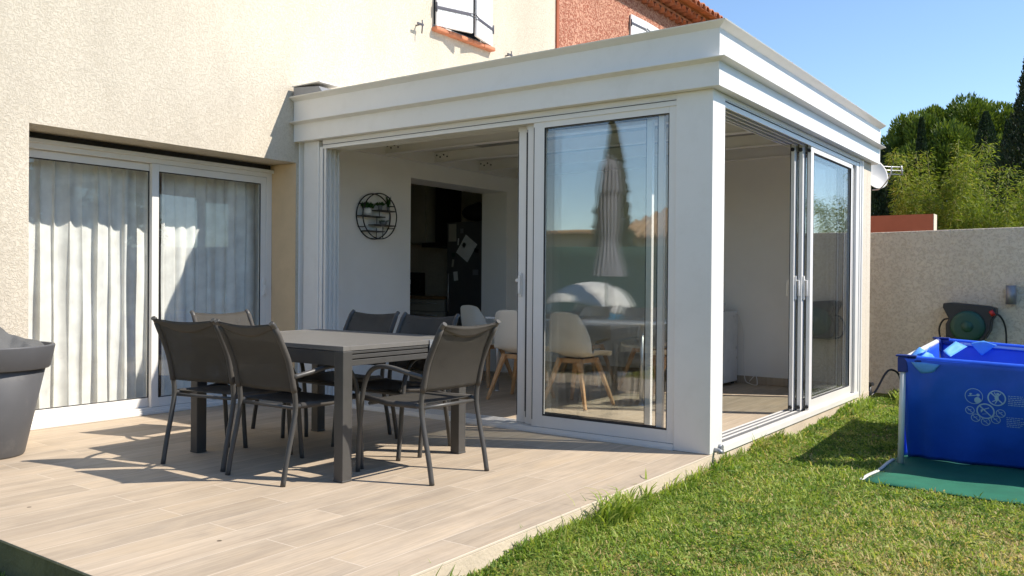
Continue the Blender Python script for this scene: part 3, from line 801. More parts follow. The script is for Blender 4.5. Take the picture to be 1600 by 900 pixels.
# multi-track side jamb (grooves seen on the left)
s = MB()
for k in range(4):
    s.box(-3.655, -3.622, .012 + k * .05, .012 + k * .05 + .014, .05, 2.29)
s.box(-3.655, -3.647, .012, .2, .05, 2.288)
s.build('track_jamb', 'white2', con, bevel=.001)
# fascia: profile swept along the L
def sweepL(mb, prof, xl=-3.965, yr=4.225, m=0):
    """prof: (offset outward, z) polygon; path front face then right face, mitred at the corner"""
    n = len(prof); vs = []
    for o, z in prof: vs.append((xl, -o, z))
    for o, z in prof: vs.append((o, -o, z))
    for o, z in prof: vs.append((o, yr, z))
    fs = []
    for seg in (0, 1):
        for i in range(n):
            j = (i + 1) % n; fs.append((seg * n + i, seg * n + j, (seg + 1) * n + j, (seg + 1) * n + i))
    fs.append(tuple(range(n))); fs.append(tuple(range(3 * n - 1, 2 * n - 1, -1)))
    mb.add(vs, fs, m)
s = MB()
sweepL(s, [(-.14, 2.346), (.066, 2.346), (.066, 2.498), (.122, 2.511), (.124, 2.517), (.068, 2.523), (.068, 2.706), (.122, 2.734), (.126, 2.742), (-.05, 2.744), (-.05, 2.62), (-.14, 2.62)])
fas = s.build('fascia', 'white', con, bevel=.0012)
s = MB(); s.box(.0665, .0705, 3.93, 3.99, 2.57, 2.64); s.box(.0665, .069, 3.93, 3.935, 2.55, 2.66)
s.build('overflow_plate', 'white2', con)
s = MB(); s.box(-3.954, -.142, .205, 3.985, 2.486, 2.619); s.box(-3.955, -.05, .05, 4.15, 2.62, 2.68); s.build('roof_panel', 'ceiling', con)
# beams along x
for i, yb in enumerate((.38, 1.077, 1.83, 2.60, 3.35)):
    s = MB(); s.box(-3.90, -.14, yb - .028, yb + .028, 2.385, 2.4855); s.box(-3.90, -.14, yb - .04, yb + .04, 2.373, 2.385)
    bo = s.build('roof_beam', 'white2', con, bevel=.003)
    s = MB()
    s.box(-3.905, -3.70, yb - .033, yb - .029, 2.395, 2.48, 0)
    for q in range(4): s.lathe([(0.0001, -.006), (.009, -.006), (.009, 0)], (-3.87 + q * .048, yb - .033, 2.428 if q % 2 else 2.45), 8, 1, axis='y')
    s.build('beam_bracket', ['white2', 'iron'], bo)
s = MB()  # dark strips painting the shade of the ceiling recess before each beam
for yb in (.38, 1.077, 1.83, 2.60, 3.35):
    s.box(-3.25, -.4, yb - .20, yb - .045, 2.480, 2.4855)
s.build('recess_shade_strip', 'greyband', con)
s = MB(); s.box(-3.955, -3.905, .2, 3.985, 2.36, 2.62); s.build('wall_plate', 'white2', con, bevel=.003)
# heads and sills
s = MB()
s.box(-3.655, -.255, .002, .20, 2.315, 2.344, 0)
for k, (ya, yb_) in enumerate(((.004, .016), (.055, .067), (.105, .117), (.155, .167), (.188, .2))):
    s.box(-3.655, -.255, ya, yb_, 2.268, 2.315, 0)
s.box(-3.655, -.255, .0165, .19, 2.311, 2.3148, 1)
s.box(-3.655, -.255, .000, .0035, 2.300, 2.304, 1)
s.build('track_head', ['white2', 'gap'], con)
s = MB()
s.box(.0 - .2, -.002, .205, 3.70, 2.315, 2.344, 0)
for xa in (-.2, -.165, -.115, -.065, -.018):
    s.box(xa, xa + .012, .205, 3.70, 2.262, 2.315, 0)
s.box(-.188, -.019, .205, 3.70, 2.311, 2.3148, 1)
s.box(-.006, .0, .205, 3.70, 2.298, 2.303, 1)
s.build('track_head', ['white2', 'gap'], con)
def sill_front():
    s = MB(); s.box(-3.655, -.255, -.012, .2, .0008, .018, 0); s.box(-3.655, -.255, -.004, .2, .018, .034, 0)
    for k in range(5): s.box(-3.655, -.255, .0 + k * .047, .010 + k * .047, .034, .0400, 0)
    for k in range(4): s.box(-3.655, -.255, .010 + k * .047, .047 + k * .047, .034, .0347, 1)
    return s
sill_front().build('threshold', ['white2', 'greyband'], con, bevel=.001)
s = MB(); s.box(-.2, .012, .207, 3.695, -.012, .030, 0)
for xa in (-.198, -.150, -.102): s.box(xa, xa + .016, .207, 3.69, .030, .0345, 0)
for xa, xb in ((-.182, -.1505), (-.134, -.1025), (-.086, -.036)): s.box(xa, xb, .207, 3.69, .030, .0306, 1)
s.box(-.0355, .010, .207, 3.69, .030, .036, 0)
s.build('threshold', ['white2', 'greyband'], con, bevel=.002)
# sliding doors
def door_front(x0, x1, y, st=.085, parent=con, handle=None):
    """leaf in plane y..y+.034"""
    s = MB(); d = .034; z0, z1 = .041, 2.285; rb = .085; rt_ = .06
    s.box(x0, x0 + st, y, y + d, z0, z1); s.box(x1 - st * .55, x1, y, y + d, z0, z1)
    s.box(x0 + st, x1 - st * .55, y, y + d, z0, z0 + rb); s.box(x0 + st, x1 - st * .55, y, y + d, z1 - rt_, z1)
    gx0, gx1, gz0, gz1 = x0 + st, x1 - st * .55, z0 + rb, z1 - rt_
    for (a, b, c, e) in ((gx0, gx0 + .008, gz0, gz1), (gx1 - .006, gx1, gz0, gz1), (gx0, gx1, gz0, gz0 + .012), (gx0, gx1, gz1 - .006, gz1)):
        s.box(a, b, y - .0012, y + .01, c, e, 1)
    s.box(x0 + .001, x0 + .008, y - .001, y + .002, z0 + .05, z1 - .05, 1)
    o = s.build('sliding_door', ['white2', 'gap'], parent, bevel=.003)
    p = MB(); p.box(gx0 - .004, gx1 + .004, y + .015, y + .020, gz0 - .004, gz1 + .004); p.build('glass_pane', 'glass', o)
    if handle:
        h = MB(); hx = x0 + st * .45
        h.box(hx - .014, hx + .014, y - .014, y - .0005, .99, 1.17); h.box(hx - .010, hx + .010, y - .030, y - .014, 1.01, 1.15); h.box(hx - .035, hx - .012, y - .024, y - .012, 1.10, 1.125)
        h.build('door_handle', 'white', o, bevel=.004)
    return o
door_front(-1.395, -.258, .014, st=.095, handle=False)
door_front(-1.485, -.37, .062, st=.075)
door_front(-1.60, -.48, .110, st=.075, handle=True)
def door_side(y0, y1, x, st=.075, handle=False, bumper=True):
    s = MB(); d = .034; z0, z1 = .036, 2.278; rb = .085; rt_ = .06
    s.box(x - d, x, y0, y0 + st, z0, z1); s.box(x - d, x, y1 - st * .6, y1, z0, z1)
    s.box(x - d, x, y0 + st, y1 - st * .6, z0, z0 + rb); s.box(x - d, x, y0 + st, y1 - st * .6, z1 - rt_, z1)
    gy0, gy1, gz0, gz1 = y0 + st, y1 - st * .6, z0 + rb, z1 - rt_
    for (a, b, c, e) in ((gy0, gy0 + .006, gz0, gz1), (gy1 - .006, gy1, gz0, gz1), (gy0, gy1, gz0, gz0 + .008), (gy0, gy1, gz1 - .006, gz1)):
        s.box(x - .012, x + .0012, a, b, c, e, 1)
    s.box(x - d - .002, x - d + .004, y0 - .004, y0 + .012, z0, z1, 1)
    if bumper:
        for z in (z0 + .03, z1 - .05): s.tube([(x - .016, y0 - .02, z), (x - .016, y0 + .001, z)], .016, 12, 1)
    o = s.build('sliding_door', ['white2', 'gap'], con, bevel=.003)
    p = MB(); p.box(x - .020, x - .015, gy0 - .004, gy1 + .004, gz0 - .004, gz1 + .004); p.build('glass_pane', 'glass', o)
    if handle:
        h = MB(); hy = y0 + st * .5
        for sx in (0, 1):
            xa = x + .0005 if sx == 0 else x - d - .0145
            h.box(xa, xa + .014, hy - .014, hy + .014, .97, 1.17)
            xo = x + .012 if sx == 0 else x - d - .050
            h.tube([(x + .01 if sx == 0 else x - d - .01, hy, 1.13), (xo + .02, hy, 1.13), (xo + .02, hy, 1.00)], .009, 8)
        h.build('door_handle', 'white', o, bevel=.003)
    return o
door_side(2.13, 3.46, -.012)
door_side(2.07, 3.42, -.064, handle=True)
door_side(2.02, 3.38, -.116, handle=True)
# end jamb of the side opening
s = MB(); s.box(-.2, -.004, 3.58, 3.69, .0, 2.315, 0)
for k in range(4): s.box(-.2 + k * .052, -.186 + k * .052, 3.545, 3.58, .05, 2.29, 0)
s.box(-.19, -.03, 3.565, 3.580, .05, 2.29, 1)
s.box(-.03, .004, 3.69, 3.73, .0, 2.34, 0); s.box(-.03, .008, 3.76, 3.80, .0, 2.34, 0); s.box(-.03, -.002, 3.73, 3.76, .0, 2.34, 0)
s.build('side_jamb', ['white2', 'greyband'], con, bevel=.002)
# masonry back wall
s = MB(); s.box(-3.955, -.004, 4.0, 4.16, -.3, 2.345, 0); s.box(-.2, -.004, 3.80, 4.0, -.3, 2.345, 0); s.build('rear_wall', 'cream', con, bevel=.006)
s = MB(); s.box(-3.95, -.2005, 3.986, 3.9995, .085, 2.62, 0); s.box(-3.95, -.2005, 3.978, 3.9995, 0.001, .085, 1); s.build('rear_wall_plaster', ['inner', 'planks'], con)
# drain spigot at the foot of the corner post
s = MB()
s.tube([(-.004, .075, .022), (.03, .075, .022), (.042, .075, .016), (.046, .075, .004)], .016, 12, 0)
s.build('drain_spigot', 'grey', con)
s = MB(); s.tube([(-.01, .15, .03), (.022, .15, .03)], .020, 12, 0); s.build('drain_cap', 'grey', con)
# flashing box on top of the roof edge against the house
vb = thing('roof_vent', 'small grey metal box lying on the conservatory roof edge by the house', 'vent', (-3.75, -.02, 2.745))
s = MB(); s.prism([(-3.93, 2.745), (-3.55, 2.745), (-3.60, 2.80), (-3.93, 2.83)], 'y', -.10, .12); s.build('metal_box', 'grey', vb, bevel=.004)
s = MB(); s.box(-3.94, -3.57, -.11, .13, 2.83, 2.838); s.build('cover_plate', 'white2', vb)

# ================================================================== GARDEN FURNITURE
def arm_chair():
    t = thing('garden_armchair', '', 'armchair', (0, 0, 0), 0, 'dark garden armchairs round the terrace table', local=True)
    W = .232
    for sx in (-1, 1):
        x = sx * W
        # rear leg running up into the back upright
        s = MB()
        pts = smooth_path([(x * 1.0, -.280, 0.0), (x, -.255, .13), (x, -.215, .30), (x, -.196, .42), (x, -.215, .55), (x, -.262, .70), (x * .99, -.335, .845), (x * .985, -.362, .873)], 5)
        s.tube(pts, .0135, 12, flat=1.15)
        s.build('rear_leg', 'anth', t)
        # front leg and arm, one bent tube
        s = MB()
        xo = x + sx * .028
        pts = smooth_path([(xo * .98, .282, 0.0), (xo, .272, .15), (xo, .252, .36), (xo, .228, .50), (xo, .178, .585), (xo, .100, .618), (xo, .0, .617), (xo, -.12, .598), (x + sx * .004, -.215, .578)], 5)
        s.tube(pts, .0135, 12, flat=1.1)
        s.build('arm_and_front_leg', 'anth', t)
    s = MB()
    for sx in (-1, 1):
        s.tube([(sx * W, -.20, .418), (sx * W, .05, .412), (sx * (W + .004), .245, .428)], .013, 10)
        s.tube([(sx * W, .245, .428), (sx * (W + .028), .255, .425)], .010, 8)
    s.tube([(-W, -.185, .405), (W, -.185, .405)], .010, 10); s.tube([(-W, .215, .398), (W, .215, .398)], .010, 10)
    s.build('seat_frame', 'anth', t)
    s = MB()
    def seat(u, v):
        xx = -W + 2 * W * u; y = -.165 + .415 * v
        return (xx, y, .427 - .020 * math.sin(PI * u) * math.sin(PI * min(v * 1.1, 1)) + .010 * v ** 6 * -1)
    s.grid(seat, 12, 12, 0, True, .003)
    for sx in (-1, 1): s.tube([(sx * W, -.165, .419), (sx * W, .05, .413), (sx * (W + .004), .24, .429)], .0165, 10, 1)
    s.build('seat', ['sling', 'slingsolid'], t)
    s = MB()
    def yback(z):
        ks = [(.50, -.205), (.55, -.215), (.62, -.233), (.70, -.262), (.78, -.300), (.845, -.335), (.873, -.362)]
        for (a, b), (c, d) in zip(ks[:-1], ks[1:]):
            if z <= c: return b + (d - b) * (z - a) / (c - a)
        return ks[-1][1]
    def back(u, v):
        xx = -W * .99 + 2 * W * .99 * u
        ztop = .868 - .016 * math.sin(PI * u); z = .495 + (ztop - .495) * v
        return (xx, yback(z) - .012 * math.sin(PI * u) + .004 * math.sin(u * 14 + v * 6) * (v > .8), z)
    s.grid(back, 14, 16, 0, True, .003)
    # doubled hem near the top, hanging in a shallow curve
    def hem(u, v):
        xx = -W * .97 + 2 * W * .97 * u
        z = .862 - .014 * math.sin(PI * u) - v * (.018 + .040 * math.sin(PI * u) ** 1.2)
        return (xx, yback(z) - .012 * math.sin(PI * u) - .0065, z)
    s.grid(hem, 14, 4, 1, True, .0015)
    for sx in (-1, 1):
        s.tube(smooth_path([(sx * W, -.205, .495), (sx * W, -.233, .62), (sx * W, -.262, .70), (sx * W * .99, -.335, .845)], 4), .0165, 10, 1)
    s.build('backrest', ['sling', 'slingsolid'], t)
    return t
ch = arm_chair()
spots = [
    ((-2.315, -1.945, 0), R(11), 'dark mesh garden armchair on the near side of the table, farthest left one'),
    ((-1.715, -1.925, 0), R(1), 'dark mesh garden armchair on the near side of the table, by its front leg'),
    ((-1.140, -1.455, 0), R(88), 'dark mesh garden armchair at the right end of the table, seen from behind'),
    ((-2.350, -1.000, 0), R(180), 'dark garden armchair across the table, below the round wall shelf'),
    ((-1.720, -1.075, 0), R(183), 'dark garden armchair across the table, in front of the kitchen doorway'),
    ((-2.800, -1.400, 0), R(-90), 'garden armchair at the left end of the table, its back pale in the sun'),
]
for i, (l, rz, lab) in enumerate(spots):
    if i == 0: ch.location = l; ch.rotation_euler = (0, 0, rz); ch['label'] = lab
    else: copy_thing(ch, l, rz, lab)

tb = thing('extending_table', 'long grey brown aluminium extending table with slatted top on the terrace', 'table', (-1.98, -1.42, 0))
tx0, tx1, ty0, ty1 = -2.675, -1.283, -1.958, -.895
s = MB()
for x in (tx0, tx1 - .07):
    for y in (ty0, ty1 - .07): pass
for (x, y) in ((tx0, ty0), (tx1 - .07, ty0), (tx0, ty1 - .07), (tx1 - .07, ty1 - .07)):
    s = MB(); s.box(x, x + .07, y, y + .07, 0.0, .715); s.box(x - .002, x + .072, y - .002, y + .072, 0.0, .012); s.build('leg', 'anth', tb, bevel=.004)
s = MB()
s.box(tx0 + .07, tx1 - .07, ty0 + .004, ty0 + .034, .632, .712); s.box(tx0 + .07, tx1 - .07, ty1 - .034, ty1 - .004, .632, .712)
for z0_, z1_ in ((.632, .664), (.670, .692), (.698, .712)):
    s.box(tx0 + .004, tx0 + .034, ty0 + .07, ty1 - .07, z0_, z1_); s.box(tx1 - .034, tx1 - .004, ty0 + .07, ty1 - .07, z0_, z1_)
s.box(tx1 - .05, tx1 - .034, ty0 + .07, ty1 - .07, .636, .708, 1); s.box(tx0 + .034, tx0 + .05, ty0 + .07, ty1 - .07, .636, .708, 1)
s.build('apron', ['anth', 'gap'], tb, bevel=.002)
s = MB()
s.box(tx0, tx1, ty0, ty0 + .05, .716, .742); s.box(tx0, tx1, ty1 - .05, ty1, .716, .742)
s.box(tx0, tx0 + .05, ty0 + .0505, ty1 - .0505, .716, .742); s.box(tx1 - .05, tx1, ty0 + .0505, ty1 - .0505, .716, .742)
ns = 14; wy = (ty1 - ty0 - .104) / ns
for i in range(ns):
    s.box(tx0 + .052, tx1 - .052, ty0 + .052 + i * wy + .0015, ty0 + .052 + (i + 1) * wy - .0015, .722, .7405)
s.box(tx0 + .052, tx1 - .052, ty0 + .052, ty1 - .052, .718, .721)
s.build('tabletop', 'tabletop', tb, bevel=.002)
cl = MB()
cl.prism([(-.052, .7435), (.008, .7435), (.008, .662), (-.036, .662), (-.036, .668), (.0015, .668), (.0015, .7425 - .0), (-.052, .7425)], 'y', -.022, .022)
clo = cl.build('table_clip', 'alu'); clo.location = (tx1, -1.235, 0); clo.rotation_euler = (0, 0, 0)
tag(clo, 'small metal tablecloth clip on the right edge of the terrace table', 'clip')

# planter
pc = (-3.545, -2.785, 0)
pl_ = thing('planter', 'big round grey plastic planter with thick rim at left edge of the terrace', 'planter', pc)
s = MB(); s.lathe([(.0001, .0), (.192, .0), (.200, .012), (.312, .535), (.30, .545)], pc, 64); s.build('pot_body', 'pot', pl_)
s = MB(); s.lathe([(.310, .540), (.334, .541), (.339, .546), (.366, .676), (.366, .682), (.362, .686), (.348, .686), (.344, .682), (.335, .62), (.0001, .60)], pc, 64); s.build('rim', 'pot', pl_)
# crumpled cover inside the pot
r = random.Random(5)
fd = [(r.uniform(0, 2 * PI), r.uniform(7, 20), r.uniform(0, 6)) for _ in range(9)]
def crump(u, v):
    a = u * 2 * PI; rad = .325 * v
    x = rad * math.cos(a); y = rad * math.sin(a)
    h = 0
    for an, fq, ph in fd:
        q = (x * math.cos(an) + y * math.sin(an)) * fq + ph
        h += abs(((q / PI) % 2) - 1) * 2 - 1
    return (pc[0] + x, pc[1] + y, .670 + .034 * h * (1 - v ** 6) + .05 * (1 - v ** 1.5) - .03 * v ** 5)
s = MB(); s.grid(crump, 72, 22, 0, False, .004)
o = s.build('cover_cloth', 'cloth', recalc=False); tag(o, 'crumpled dark grey cloth cover stuffed in the top of the planter', 'cloth')

# ================================================================== DINING INSIDE
dt = thing('dining_table', 'white rectangular dining table with slim metal legs inside the conservatory', 'table', (-2.2, 2.1, 0))
s = MB(); s.box(-3.1, -1.28, 1.66, 2.56, .725, .748); s.build('tabletop', 'appl', dt, bevel=.004)
for x in (-3.0, -1.38):
    for y in (1.74, 2.48):
        s = MB(); s.tube([(x, y, 0), (x, y, .725)], .018, 12); s.lathe([(.03, 0), (.03, .006), (.018, .012)], (x, y, 0), 12); s.build('leg', 'alu', dt)
def shell_chair():
    t = thing('shell_chair', '', 'chair', (0, 0, 0), 0, 'white shell chairs round the dining table', local=True)
    s = MB()
    def sh(u, v):
        # v from front lip (0) to top of back (1); u across
        c = u * 2 - 1
        ks = [(0, (.215, .435, .205)), (.12, (.20, .455, .225)), (.35, (.05, .430, .235)), (.5, (-.10, .430, .235)), (.62, (-.185, .485, .235)), (.74, (-.225, .58, .232)), (.88, (-.255, .72, .200)), (1, (-.275, .845, .155))]
        for (a, p), (b, q) in zip(ks[:-1], ks[1:]):
            if v <= b:
                k = (v - a) / (b - a); y, z, w_ = [p[i] + (q[i] - p[i]) * k for i in range(3)]; break
        side = abs(c) ** 3
        if v < .55: z += side * .075 * min(1, v * 2.5 + .1)
        m_ = max(0, min(1, (v - .4) / .35))
        y += side * .085 * m_ * (1 - max(0, v - .8) * 2.5)
        z -= side * .03 * max(0, v - .85) / .15
        return (c * w_, y, z)
    s.grid(sh, 16, 26, 0, True, .006)
    s.build('shell', 'plastic_white', t, subsurf=1)
    for sx in (-1, 1):
        for sy in (-1, 1):
            s = MB(); s.bar((sx * .235, sy * .225 - .01, 0.0), (sx * .105, sy * .125 - .02, .425), .026, .026, 0, up=(0, 1, 0), w2=.042, h2=.042)
            s.build('leg', 'beech', t, bevel=.005)
    s = MB(); s.bar((-.14, .09, .405), (.14, .09, .405), .022, .04); s.bar((-.14, -.13, .405), (.14, -.13, .405), .022, .04)
    s.bar((-.11, -.15, .405), (-.11, .11, .405), .022, .036); s.bar((.11, -.15, .405), (.11, .11, .405), .022, .036)
    s.box(-.09, .09, -.10, .08, .418, .428, 1)
    s.build('leg_frame', ['beech', 'black'], t, bevel=.003)
    return t
sc0 = shell_chair()
cs = [((-1.83, 1.40, 0), R(-4), 'white shell chair with wooden legs seen whole through the closed glass panel'),
      ((-2.47, 1.42, 0), R(5), 'white shell chair with wooden legs just left of the glass door panels'),
      ((-3.42, 2.10, 0), R(-90), 'white shell chair at the far left end of the dining table'),
      ((-1.12, 2.05, 0), R(85), 'white shell chair at the right end of the dining table'),
      ((-1.85, 2.82, 0), R(178), 'white shell chair behind the dining table, right one'),
      ((-2.60, 2.82, 0), R(184), 'white shell chair behind the dining table, left one')]
for i, (l, rz, lab) in enumerate(cs):
    if i == 0: sc0.location = l; sc0.rotation_euler = (0, 0, rz); sc0['label'] = lab
    else: copy_thing(sc0, l, rz, lab)

# round wall shelf
wx = WX + .014
ws = thing('wall_shelf', 'round black wire wall shelf with four small boards on the white wall', 'shelf', (wx, .93, 1.74))
s = MB()
def ring(cy, cz, ry, rz, x, r_=.006):
    s.tube([(x, cy + ry * math.cos(a), cz + rz * math.sin(a)) for a in [2 * PI * k / 40 for k in range(40)]], r_, 8, 0, closed=True)
ring(.93, 1.74, .235, .225, wx + .012); ring(.93, 1.74, .235, .225, wx + .10)
for a in (30, 150, 210, 330, 90, 270):
    y, z = .93 + .235 * math.cos(R(a)), 1.74 + .225 * math.sin(R(a)); s.tube([(wx, y, z), (wx + .10, y, z)], .005, 6)
s.tube([(wx + .10, .88, 1.52), (wx + .10, .88, 1.62)], .004, 6); s.tube([(wx + .10, .97, 1.52), (wx + .10, .97, 1.66)], .004, 6)
s.tube([(wx + .10, .92, 1.72), (wx + .10, .92, 1.80)], .004, 6); s.tube([(wx + .10, .885, 1.66), (wx + .10, .885, 1.74)], .004, 6)
s.build('wire_frame', 'black', ws)
for (ya, yb_, z) in ((.905, 1.155, 1.80), (.70, 1.0, 1.735), (.86, 1.155, 1.655), (.76, .99, 1.59)):
    s = MB(); s.box(wx + .006, wx + .106, ya, yb_, z - .006, z + .004); s.build('board', 'wicker', ws)
# pots on it
def leafpot(name, label, c, r_, h, nleaf, lh, mat='paper', spread=.05, lm='potplant', bend=0.2):
    t = thing(name, label, 'plant pot', c)
    s = MB(); s.lathe([(.0001, 0), (r_ * .8, 0), (r_, h), (r_ * .88, h), (r_ * .85, h - .008), (.0001, h - .01)], c, 20); s.build('pot', mat, t)
    n = nleaf; p = np.array(c) + np.stack([rng.normal(0, r_ * .5, n), rng.normal(0, r_ * .5, n), np.full(n, h - .01)], 1)
    d = unit(n); d[:, 2] = np.abs(d[:, 2]) + .7; d[:, :2] *= spread * 12
    leaf_mesh('foliage', p, d, rng.uniform(lh * .6, lh, n), lh * .12, rng.uniform(0, 1, n), lm, t, bend)
    return t
leafpot('potted_grass', 'small white pot of green grass on the round wall shelf', (wx + .055, .80, 1.739), .045, .075, 260, .10, spread=.07)
leafpot('potted_fern', 'tiny dark pot with trailing plant on the top board of the wall shelf', (wx + .055, .975, 1.804), .025, .05, 90, .09, mat='grey', spread=.09, bend=.5)
leafpot('dried_stem_vase', 'tiny vase with thin reddish stems on the right of the wall shelf', (wx + .055, 1.09, 1.804), .016, .04, 14, .17, mat='greyband', spread=.02)
leafpot('succulent_bowl', 'small grey bowl with succulent on a lower board of the wall shelf', (wx + .055, 1.02, 1.659), .04, .035, 60, .04, mat='greyband', spread=.08)

# washing machine with a small device on top and its cable
wm = thing('washing_machine', 'white appliance standing against the rear wall of the conservatory', 'washing machine', (-1.6, 3.66, 0))
s = MB(); s.box(-1.92, -1.325, 3.40, 3.93, .03, .80); s.build('cabinet', 'appl', wm, bevel=.012)
s = MB(); s.lathe([(.17, 0), (.19, -.02), (.15, -.035), (.13, -.02)], (-1.62, 3.40, .40), 28, axis='y'); s.build('door', 'alu', wm)
s = MB(); s.box(-1.90, -1.34, 3.395, 3.40, .68, .78); s.build('control_panel', 'greyband', wm)
for x in (-1.88, -1.365):
    for y in (3.44, 3.89):
        s = MB(); s.lathe([(.02, 0), (.02, .032)], (x, y, 0), 12); s.build('foot', 'black', wm)
sb = thing('storage_box', 'small pale grey lidded box on top of the white appliance', 'box', (-1.46, 3.6, .80))
s = MB(); s.box(-1.56, -1.38, 3.52, 3.68, .802, .87); s.build('box_body', 'ceiling', sb, bevel=.006)
s = MB(); s.box(-1.565, -1.375, 3.515, 3.685, .87, .895); s.build('lid', 'appl', sb, bevel=.005)
s = MB(); s.tube(smooth_path([(-1.32, 3.90, .78), (-1.27, 3.93, .60), (-1.26, 3.94, .30), (-1.24, 3.93, .06), (-1.17, 3.90, .012), (-1.08, 3.86, .01), (-1.12, 3.93, .10), (-1.20, 3.96, .03)], 8), .005, 8)
tag(s.build('power_cable', 'white2'), 'white cable hanging behind the appliance and coiled on the floor', 'cable')

# kitchen seen through the doorway
ky = 3.50
fr = thing('refrigerator', 'dark tall refrigerator covered with papers and magnets in the kitchen', 'refrigerator', (-4.85, ky, 0))
s = MB(); s.box(-5.16, -4.50, ky + .03, 3.955, .02, 1.88); s.build('cabinet', 'fridge', fr, bevel=.008)
s = MB(); s.box(-5.155, -4.505, ky, ky + .028, .62, 1.875); s.build('door', 'fridge', fr, bevel=.006)
s = MB(); s.box(-5.155, -4.505, ky, ky + .028, .03, .61); s.build('drawer', 'fridge', fr, bevel=.006)
s = MB(); s.tube([(-5.10, ky - .035, .70), (-5.10, ky - .035, 1.2)], .01, 8); s.build('handle', 'alu', fr)
def note(x, z, w_, h_, rot, mat, label, name='paper_note', cat='note'):
    s = MB(); rt_ = Matrix.Rotation(R(rot), 3, 'Y'); s.obox((x, ky - .003, z), (w_, .003, h_), rt_, 0)
    tag(s.build(name, mat), label, cat, 'papers and magnets on the refrigerator')
note(-4.82, 1.53, .23, .28, 35, 'paper', 'large white sheet hung askew on the refrigerator door')
note(-4.86, 1.575, .06, .06, 35, 'fridge', 'small dark photo pinned over the tilted white sheet')
note(-5.06, 1.74, .13, .23, 0, 'kitchenpale', 'tall pale calendar sheet at the refrigerator top left')
note(-5.00, 1.17, .07, .12, -6, 'paper', 'small white card low on the refrigerator door')
note(-4.90, 1.76, .05, .06, 0, 'grey', 'small grey magnet near the top of the refrigerator', 'fridge_magnet', 'magnet')
note(-4.96, 1.62, .02, .09, 5, 'paper', 'thin white strip magnet above the tilted sheet', 'fridge_magnet', 'magnet')
note(-5.04, 1.45, .05, .05, 0, 'greenpl', 'dark green magnet left of the tilted sheet', 'fridge_magnet', 'magnet')
note(-5.05, 1.34, .03, .10, 8, 'kitchenpale', 'narrow pale magnet below left of the tilted sheet', 'fridge_magnet', 'magnet')
note(-4.66, 1.50, .07, .05, 15, 'black', 'black magnet clip right of the tilted sheet', 'fridge_magnet', 'magnet')
note(-4.67, 1.22, .09, .07, 0, 'grey', 'grey photo magnet low on the refrigerator right side', 'fridge_magnet', 'magnet')
kc = thing('kitchen_cabinet', 'taupe kitchen base cabinet with drawers and oak worktop', 'cabinet', (-5.9, ky, 0))
s = MB(); s.box(-6.8, -5.19, ky + .03, 3.955, .08, .86); s.build('carcass', 'kitchen', kc)
s = MB(); s.box(-6.82, -5.18, ky - .01, 3.955, .862, .90); s.build('worktop', 'worktop', kc, bevel=.003)
for zz in ((.70, .85), (.40, .69), (.09, .39)):
    for xx in ((-6.79, -6.01), (-5.99, -5.20)):
        s = MB(); s.box(xx[0], xx[1], ky, ky + .028, zz[0], zz[1]); d_ = s.build('drawer', 'kitchenpale', kc, bevel=.003)
        s = MB(); s.tube([(xx[0] + .1, ky - .03, zz[1] - .045), (xx[1] - .1, ky - .03, zz[1] - .045)], .008, 8); s.build('handle', 'alu', d_)
wc = thing('wall_cabinet', 'beige kitchen wall cabinet with extractor above the worktop', 'cabinet', (-5.7, 3.8, 1.6))
s = MB(); s.box(-6.5, -5.62, 3.62, 3.955, 1.62, 2.42); s.build('cabinet_body', 'kitchenpale', wc, bevel=.003)
s = MB(); s.box(-6.49, -6.07, 3.60, 3.618, 1.63, 2.41); s.build('door', 'kitchenpale', wc, bevel=.003)
s = MB(); s.box(-6.05, -5.63, 3.60, 3.618, 1.63, 2.41); s.build('door', 'kitchenpale', wc, bevel=.003)
eh = thing('extractor_hood', 'dark slim extractor hood between kitchen wall cabinet and refrigerator', 'hood', (-5.4, 3.75, 1.55))
s = MB(); s.box(-5.60, -5.19, 3.50, 3.955, 1.56, 1.62); s.box(-5.50, -5.28, 3.66, 3.95, 1.621, 2.48); s.build('hood_body', 'black', eh, bevel=.004)
ce = thing('coffee_machine', 'black coffee machine on the oak kitchen worktop', 'coffee machine', (-5.95, 3.7, .9))
s = MB(); s.box(-6.05, -5.85, 3.58, 3.86, .902, .94); s.box(-6.05, -5.85, 3.74, 3.86, .941, 1.22); s.box(-6.05, -5.85, 3.58, 3.739, 1.12, 1.22); s.build('machine_body', 'black', ce, bevel=.01)
s = MB(); s.tube([(-5.95, 3.64, 1.12), (-5.95, 3.64, 1.06)], .02, 10); s.build('spout', 'alu', ce)
bx = thing('dark_bag', 'dark bundle lying on top of the refrigerator', 'bag', (-4.8, 3.7, 1.88))
s = MB(); s.grid(lambda u, v: (-4.80 + .22 * math.sin(v * PI) * math.cos(u * 2 * PI) * (1 + .15 * math.sin(u * 15)), 3.70 + .13 * math.sin(v * PI) * math.sin(u * 2 * PI), 2.01 - .125 * math.cos(v * PI) * (1 + .1 * math.sin(u * 9))), 30, 12); s.build('bag_body', 'blackpl', bx)

